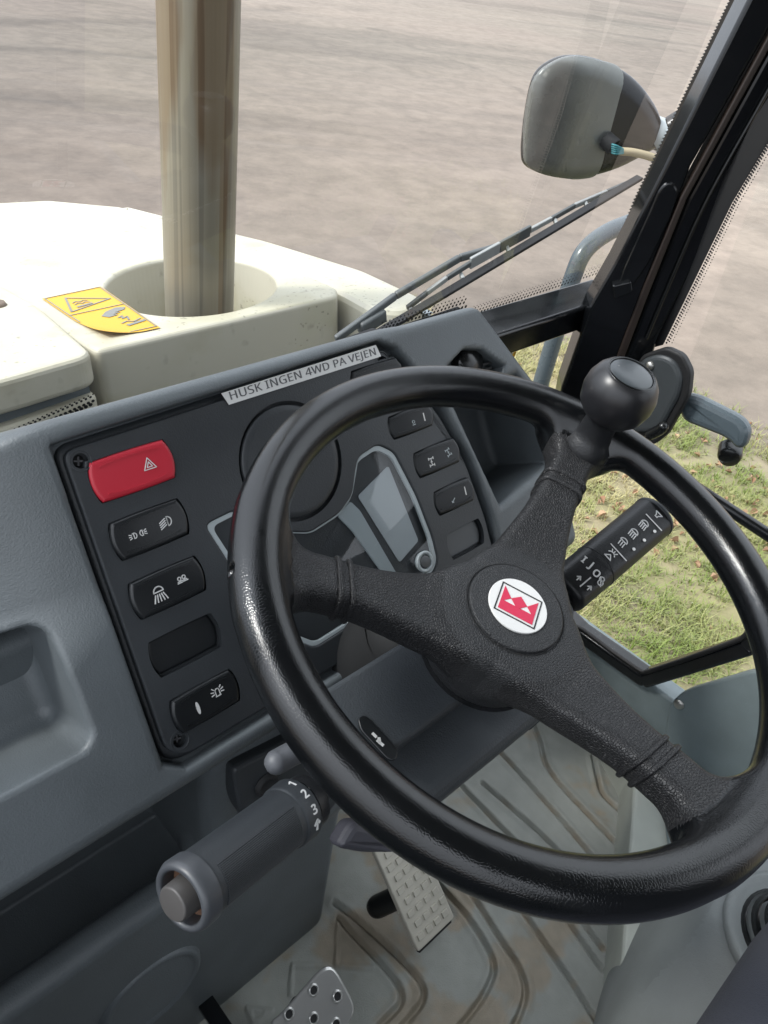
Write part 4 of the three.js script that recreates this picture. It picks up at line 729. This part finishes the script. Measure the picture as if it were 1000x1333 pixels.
{ // right stalk
  const t = thing('wiper_and_light_stalk', 'black control stalk with printed light and wiper symbols', 'stalk');
  const A = ray(738, 768).multiplyScalar(.640), E = ray(852, 672).multiplyScalar(.702), ax = E.clone().sub(A), L = ax.length(); ax.normalize();
  const toCam = A.clone().add(E).multiplyScalar(-.5).normalize(), n = toCam.clone().addScaledVector(ax, -toCam.dot(ax)).normalize(), v = n.clone().cross(ax);
  const fr = { m: new THREE.Matrix4().makeBasis(ax, v, n).setPosition(A) };
  const r = .0192;
  const bodyS = x => x;
  const f = (x, y, z) => { const q = smax(Math.hypot(y, z) - r, z - r * .86, .004); return smax(smax(q, x - L - .002, .006), -x - .006, .006); };
  const g = solid(f, [-.012, -.026, -.026], [L + .01, .026, .026], .0015); g.applyMatrix4(fr.m); part('grip', g, M.stalk, t);
  part('end_cap', [lathe([[r - .001, -.004], [r + .0004, -.0034], [r + .0004, -.001], [r - .0015, .0002]], E, ax, 44)], M.stalkGrey, t);
  part('ring_seam', [lathe([[r, -.0004], [r + .0005, 0], [r, .0004]], A.clone().addScaledVector(ax, .034), ax, 44)], M.blackMatte, t);
  const h = r * .86 + .0001, W = [];
  const X = q => q * L, K = .00112;
  const at = (polys, x, y) => polys.map(p => p.map(([a, b]) => [x + a * K, y + b * K]));
  const lampS = q => [arc(0, 0, 2.7, -90, 90, 8, 3), [[0, -3], [0, 3]], ...q.map(k => [[-1, k], [-4.6, k - .6]])];
  const P = [[[X(.44), -.0125], [X(.44), .0055]], [[X(.845), -.0125], [X(.845), .0055]],
    ...at(lampS([2, 0, -2]), X(.535), .0005), ...at(lampS([2.6, .9, -.9, -2.6]), X(.655), .0005), ...at(lampS([2.6, .9, -.9, -2.6]), X(.775), .0005),
    ...at([[[0, 0], [-3.4, 3], [-3.4, -3], [0, 0]], arc(-.6, 0, 3.4, 60, -60, 6), [[3.2, 1.2], [4.6, 2.2]], [[3.4, -.4], [4.8, -.4]], [[3.2, -2], [4.6, -3]]], X(.375), -.001),
    ...at([[[-2, -1], [-2, 1], [-.5, 1], [2, 3], [2, -3], [-.5, -1], [-2, -1]]], X(.915), -.001),
    ...at([arc(0, 0, 2, 0, 360, 10), arc(3, 1.2, 1.8, 0, 360, 10), [[-2, -2], [4, 3]]], X(.155), -.0125)];
  part('symbols', strokes(P, .0009, fr, h), M.white, t);
  for (const q of [.555, .675, .795]) part('dot', slab(shapeOf(arc(X(q), -.0095, .0014, 0, 360, 12)), .0003, 0, fr, h + .0003), M.white, t);
  part('lettering', [text('I', .0066, X(.19), .0095, fr, h - .0008, true, -Math.PI / 2 + .15), text('J', .0066, X(.19), .0030, fr, h, true, -Math.PI / 2 + .15), text('O', .0066, X(.185), -.0050, fr, h, true, -Math.PI / 2 + .15)], M.white, t);
  part('arrow_marks', strokes([[[X(.015), -.0045], [X(.125), -.0045]], ...at([[[2, 0], [-2, 0]], [[2, 0], [0, 1.6]], [[2, 0], [0, -1.6]]], X(.05), .001), ...at([[[2, 0], [-2, 0]], [[2, 0], [0, 1.6]], [[2, 0], [0, -1.6]]], X(.06), -.010)], .0011, fr, h), M.white, t);
  part('stem', tube([A.clone().addScaledVector(ax, .004), A.clone().addScaledVector(ax, -.02), V3(.425, -.432, -.205)], .010, 16, 16), M.stalk, t);
}
// ---------------------------------------------------------------- steering wheel
{
  const t = thing('steering_wheel', 'black three spoke steering wheel with grained leather look rim', 'steering wheel');
  const RC = .1746, RT = .0154, SA = [27.5, 146, -92].map(a => a * Math.PI / 180);
  const cs = SA.map(a => [Math.cos(a), Math.sin(a)]);
  const spokeZ = r => mixv(-.036, -.004, sst(.03, .165, r));       // height of the spoke's face above the rim plane
  const spokes = (x, y, z) => {
    let best = 9;
    for (const [c, s] of cs) {
      const a = x * c + y * s, b = -x * s + y * c; if (a < -.02) continue;
      let w = mixv(.0325, .0160, sst(.015, .118, a)); w += .017 * sst(.138, .172, a);
      const th = .0135, zc = spokeZ(a) - th + .001;
      const gr = 0;
      let d = smax(smax(Math.abs(b) - w + gr, Math.abs(z - zc) - th + gr, .010), a - .176, .01);
      if (d < best) best = d;
    }
    return best;
  };
  const rimF = (x, y, z) => Math.hypot(Math.hypot(x, y) - RC, z) - RT;
  const hubF = (x, y, z) => { const r = Math.hypot(x, y); return smax(smax(r - .0455, z + .0305 + 2.2 * r * r, .012), -z - .088, .01); };
  const capGroove = (r, z) => sst(.0012, .0003, Math.abs(r - .0335)) * .0016;
  // rim with the leather nick, blending into the three spokes
  const nkA = Math.atan2(...WHEEL.hit(312, 744, .004).reverse()), nk0 = [Math.cos(nkA) * (RC + RT), Math.sin(nkA) * (RC + RT)];
  const f = (x, y, z) => {
    const q = Math.hypot(x, y); let d = rimF(x, y, z);
    if (q > .04) d = smin(d, spokes(x, y, z), .016); else d = spokes(x, y, z);
    d = smin(d, hubF(x, y, z), .020);
    if (Math.abs(x - nk0[0]) < .02 && Math.abs(y - nk0[1]) < .02) d = smax(d, .0042 - Math.hypot(x - nk0[0], (y - nk0[1]) * 1.6, z - .004), .0012);
    return d;
  };
  const all = solid(f, [-.196, -.196, -.095], [.196, .196, .022], .0030);
  // split the one skin into rim, spokes and hub parts by radius
  const split = (g, tests) => { const p = g.attributes.position, n = g.attributes.normal, u = g.attributes.uv; const B_ = tests.map(() => [[], [], []]); for (let i = 0; i < p.count; i += 3) { const cx = (p.getX(i) + p.getX(i + 1) + p.getX(i + 2)) / 3, cy = (p.getY(i) + p.getY(i + 1) + p.getY(i + 2)) / 3, cz = (p.getZ(i) + p.getZ(i + 1) + p.getZ(i + 2)) / 3; const k = tests.findIndex(q => q(cx, cy, cz)); for (let j = 0; j < 3; j++) { B_[k][0].push(p.getX(i + j), p.getY(i + j), p.getZ(i + j)); B_[k][1].push(n.getX(i + j), n.getY(i + j), n.getZ(i + j)); B_[k][2].push(u.getX(i + j), u.getY(i + j)); } } return B_.map(b => { const o = new THREE.BufferGeometry(); ['position', 'normal', 'uv'].forEach((s, i) => o.setAttribute(s, new THREE.Float32BufferAttribute(b[i], i < 2 ? 3 : 2))); return o; }); };
  const ang = (x, y) => cs.map(([c, s]) => x * c + y * s).reduce((b, v, i, a) => v > a[b] ? i : b, 0);
  const R = (x, y) => Math.hypot(x, y);
  const parts = split(all, [(x, y, z) => R(x, y) > .154, (x, y) => R(x, y) < .050, (x, y) => ang(x, y) === 0, (x, y) => ang(x, y) === 1, () => true]);
  { const p = parts[0].attributes.position, uv = parts[0].attributes.uv, near = (a, b) => a - 2 * Math.PI * Math.round((a - b) / (2 * Math.PI));   // unroll the rim: along it, and round its section
    for (let i = 0; i < p.count; i += 3) { let a0, b0; for (let j = 0; j < 3; j++) { const x = p.getX(i + j), y = p.getY(i + j); let a = Math.atan2(y, x), b = Math.atan2(p.getZ(i + j), Math.hypot(x, y) - RC); if (j) { a = near(a, a0); b = near(b, b0); } else { a0 = a; b0 = b; } uv.setXY(i + j, a * RC, b * RT); } } }
  ['rim', 'hub', 'spoke', 'spoke', 'spoke'].forEach((nm, i) => { parts[i].applyMatrix4(WHEEL.m); part(nm, parts[i], i === 0 ? M.rim : i === 1 ? M.hub : M.spoke, t); });
  // two raised bands across each spoke
  { const [c0, s0] = cs[0], bf = a0 => (a, b, z) => smax(spokes(a * c0 - b * s0, a * s0 + b * c0, z) - .0015, Math.abs(a - a0) - .0017, .0014);
    for (const a0 of [.1150, .1230]) { const bg = solid(bf(a0), [a0 - .004, -.03, -.05], [a0 + .004, .03, .01], .0010); for (const sa of SA) { const g = bg.clone().applyMatrix4(new THREE.Matrix4().makeRotationZ(sa)).applyMatrix4(WHEEL.m); part('spoke_band', g, M.spoke, t); } } }
  // hub cap, seated on the skin
  let hz = .02; while (f(0, 0, hz) > 0 && hz > -.09) hz -= .0002;
  let hz2 = .02; while (f(.033, 0, hz2) > 0 && hz2 > -.09) hz2 -= .0002;
  part('hub_cap_gap', lathe([[.0325, hz2 + .0004 - .003], [.0342, hz2 + .0009], [.0352, hz2 - .003]], WHEEL.P(0, 0, 0), WHEEL.n, 72), M.blackMatte, t);
  const capZ = Math.max(hz, hz2) + .0014;
  part('hub_cap', lathe([[.0332, hz2 - .004], [.0330, capZ - .0010], [.0318, capZ - .0002], [.0205, capZ], [0, capZ]], WHEEL.P(0, 0, 0), WHEEL.n, 72), M.hub, t);
  // emblem disc on the hub
  const ca = Math.cos(28.5 * Math.PI / 180), sa = Math.sin(28.5 * Math.PI / 180);
  const EM = plane(WHEEL.P(0, 0, capZ + .0004), WHEEL.u.clone().multiplyScalar(sa).addScaledVector(WHEEL.v, -ca), WHEEL.n);
  const em = part('emblem', slab(shapeOf(arc(0, 0, .0205, 0, 360, 48)), .002, .0004, EM, .0009), M.white, t, 'white round emblem with red crown shaped logo');
  const w = .0142, hh = .0116;
  part('emblem_border', strokes([[[-w, -hh], [w, -hh], [w, hh], [-w, hh], [-w, -hh]]], .0009, EM, .0009), M.black, em);
  const W = .0122, Hh = .0096, pinkM = mat(lin(.50, .012, .055), .4);
  const tri = p => slab(shapeOf(p), .0003, 0, EM, .00125);
  part('emblem_logo', [tri([[-W, -Hh], [W, -Hh], [W, -.0022], [-W, -.0022]]), tri([[-W, -.0021], [-.0100, -.0021], [-.0058, .0022], [-W, Hh]]), tri([[W, -.0021], [W, Hh], [.0058, .0022], [.0100, -.0021]]), tri([[0, .0074], [-.0058, .0022], [-.0016, -.0021], [.0016, -.0021], [.0058, .0022]])], pinkM, em);
  // spinner knob
  const kb = WHEEL.hit(769, 571, .002), ko = WHEEL.P(kb[0] + .002, kb[1], -.004);
  const kt = WHEEL.pt(806, 513, .046), kax = kt.clone().sub(ko).normalize();
  const sk = thing('spinner_knob', 'black mushroom shaped spinner knob clamped on the steering wheel spoke', 'knob');
  part('stem', lathe([[.0195, -.004], [.0190, .003], [.0150, .007], [.0130, .014], [.0125, .024], [.014, .03]], ko, kax, 36), M.stalk, sk);
  const kl = kt.clone().sub(ko).length();
  part('ball', lathe([[.012, kl - .024], [.0190, kl - .0190], [.0245, kl - .012], [.0268, kl - .002], [.0264, kl + .006], [.0235, kl + .0135], [.0200, kl + .0180], [.0182, kl + .0190]], ko, kax, 56), mat(lin(.011, .011, .0125), .34), sk);
  part('top_ring', lathe([[.0184, kl + .0188], [.0176, kl + .0200], [.0166, kl + .0190]], ko, kax, 48), M.black, sk);
  part('top_cap', lathe([[.0166, kl + .0182], [.0150, kl + .0196], [.008, kl + .0206], [0, kl + .0208]], ko, kax, 44), mat(lin(.05, .058, .064), .28), sk);
  // clamp ring of the hub below
}
// ---------------------------------------------------------------- pedals
{
  const a = atY(545, 1240, -.968), b = atY(590, 1192, -.968), c = atY(483, 1116, -.875);
  const u = b.clone().sub(a); u.z = 0; const fr = plane(a, u, b.clone().sub(a).setZ(0).cross(c.clone().sub(a)).normalize());
  const wv = b.clone().sub(a).length(), lv = c.clone().sub(a).dot(fr.v) + .03;
  const t = thing('accelerator_pedal', 'light grey accelerator pedal plate with raised square treads', 'pedal');
  part('plate', slab(shapeOf([[0, 0], [wv, 0], [wv, lv], [0, lv]], .004), .009, .002, fr, 0), M.pedal, t);
  part('heel_slot', slab(shapeOf([[.004, -.006], [wv - .003, -.006], [wv - .003, .002], [.004, .002]], .001), .006, .001, fr, -.006), M.blackMatte, t);
  const R = rng(12);
  for (let j = 0; j < 10; j++) for (let i = 0; i < 4; i++) { const x = wv * (.17 + i * .22) + (j % 2 ? .004 : 0), y = .014 + j * lv * .095; part('tread', slab(shapeOf([[x - .0048, y - .004], [x + .0048, y - .004], [x + .0048, y + .004], [x - .0048, y + .004]], .001), .004, .001, fr, .0022), M.pedal, t); }
  part('support', tube([fr.P(.016, lv * .35, -.026), fr.P(.0, lv * .30, -.055)], .014, 2, 20), M.black, t);
}
{
  const t = thing('brake_pedal', 'shiny perforated metal brake pedal above the floor mat', 'pedal');
  const o = atY(410, 1310, -.90), fr = plane(o, V3(1, 0, 0), V3(0, .82, .57));
  part('plate', slabPx([[352, 1332], [366, 1322], [416, 1264], [428, 1257], [438, 1261], [462, 1306], [462, 1322], [420, 1385], [400, 1395], [365, 1360]], fr, .007, .003, .012, 0), M.chrome, t);
  for (const [x, y] of [[408, 1289], [439, 1297], [376, 1320], [408, 1326], [437, 1333], [392, 1352]]) { const p = fr.pt(x, y, 0); part('hole_rim', lathe([[.0036, -.001], [.0042, .002], [.0052, .0024], [.0066, .0002]], p, fr.n, 22), M.chrome, t); part('hole', lathe([[0, .0006], [.004, .0006]], p, fr.n, 18), M.blackMatte, t); }
  part('arm', tube([fr.P(0, -.01, -.008), fr.P(0, -.005, -.05), V3(o.x, -.995, o.z - .03)], .008, 20, 12), M.blackMatte, t);
  const s = thing('pedal_link_bar', 'dark steel bar standing beside the brake pedal', 'bar');
  part('bar', barBetween(atY(262, 1296, -.955), atY(312, 1372, -.93), .018, .010, V3(0, 1, 0), .002), M.frame, s);
  part('bar_foot', barBetween(atY(262, 1296, -.975), atY(272, 1308, -.975), .022, .03, V3(0, 1, 0), .002), M.frame, s);
}

// ================================================================ finish: put every thing at its own base, above the ground
scene.updateMatrixWorld(true);
for (const o of [...scene.children]) {
  if (o.isLight || o === sun.target) continue;
  o.traverse(q => { if (q.isMesh) { q.castShadow = q.receiveShadow = true; } });
  if (o.isInstancedMesh || o.userData.kind === 'structure') { o.position.y += EYE; continue; }
  const b = new THREE.Box3().setFromObject(o), base = V3((b.min.x + b.max.x) / 2, b.min.y, (b.min.z + b.max.z) / 2);
  if (o.isMesh) o.geometry.translate(-base.x, -base.y, -base.z); else for (const c of o.children) c.position.sub(base);
  o.position.copy(base).y += EYE;
}
renderer.render(scene, camera);
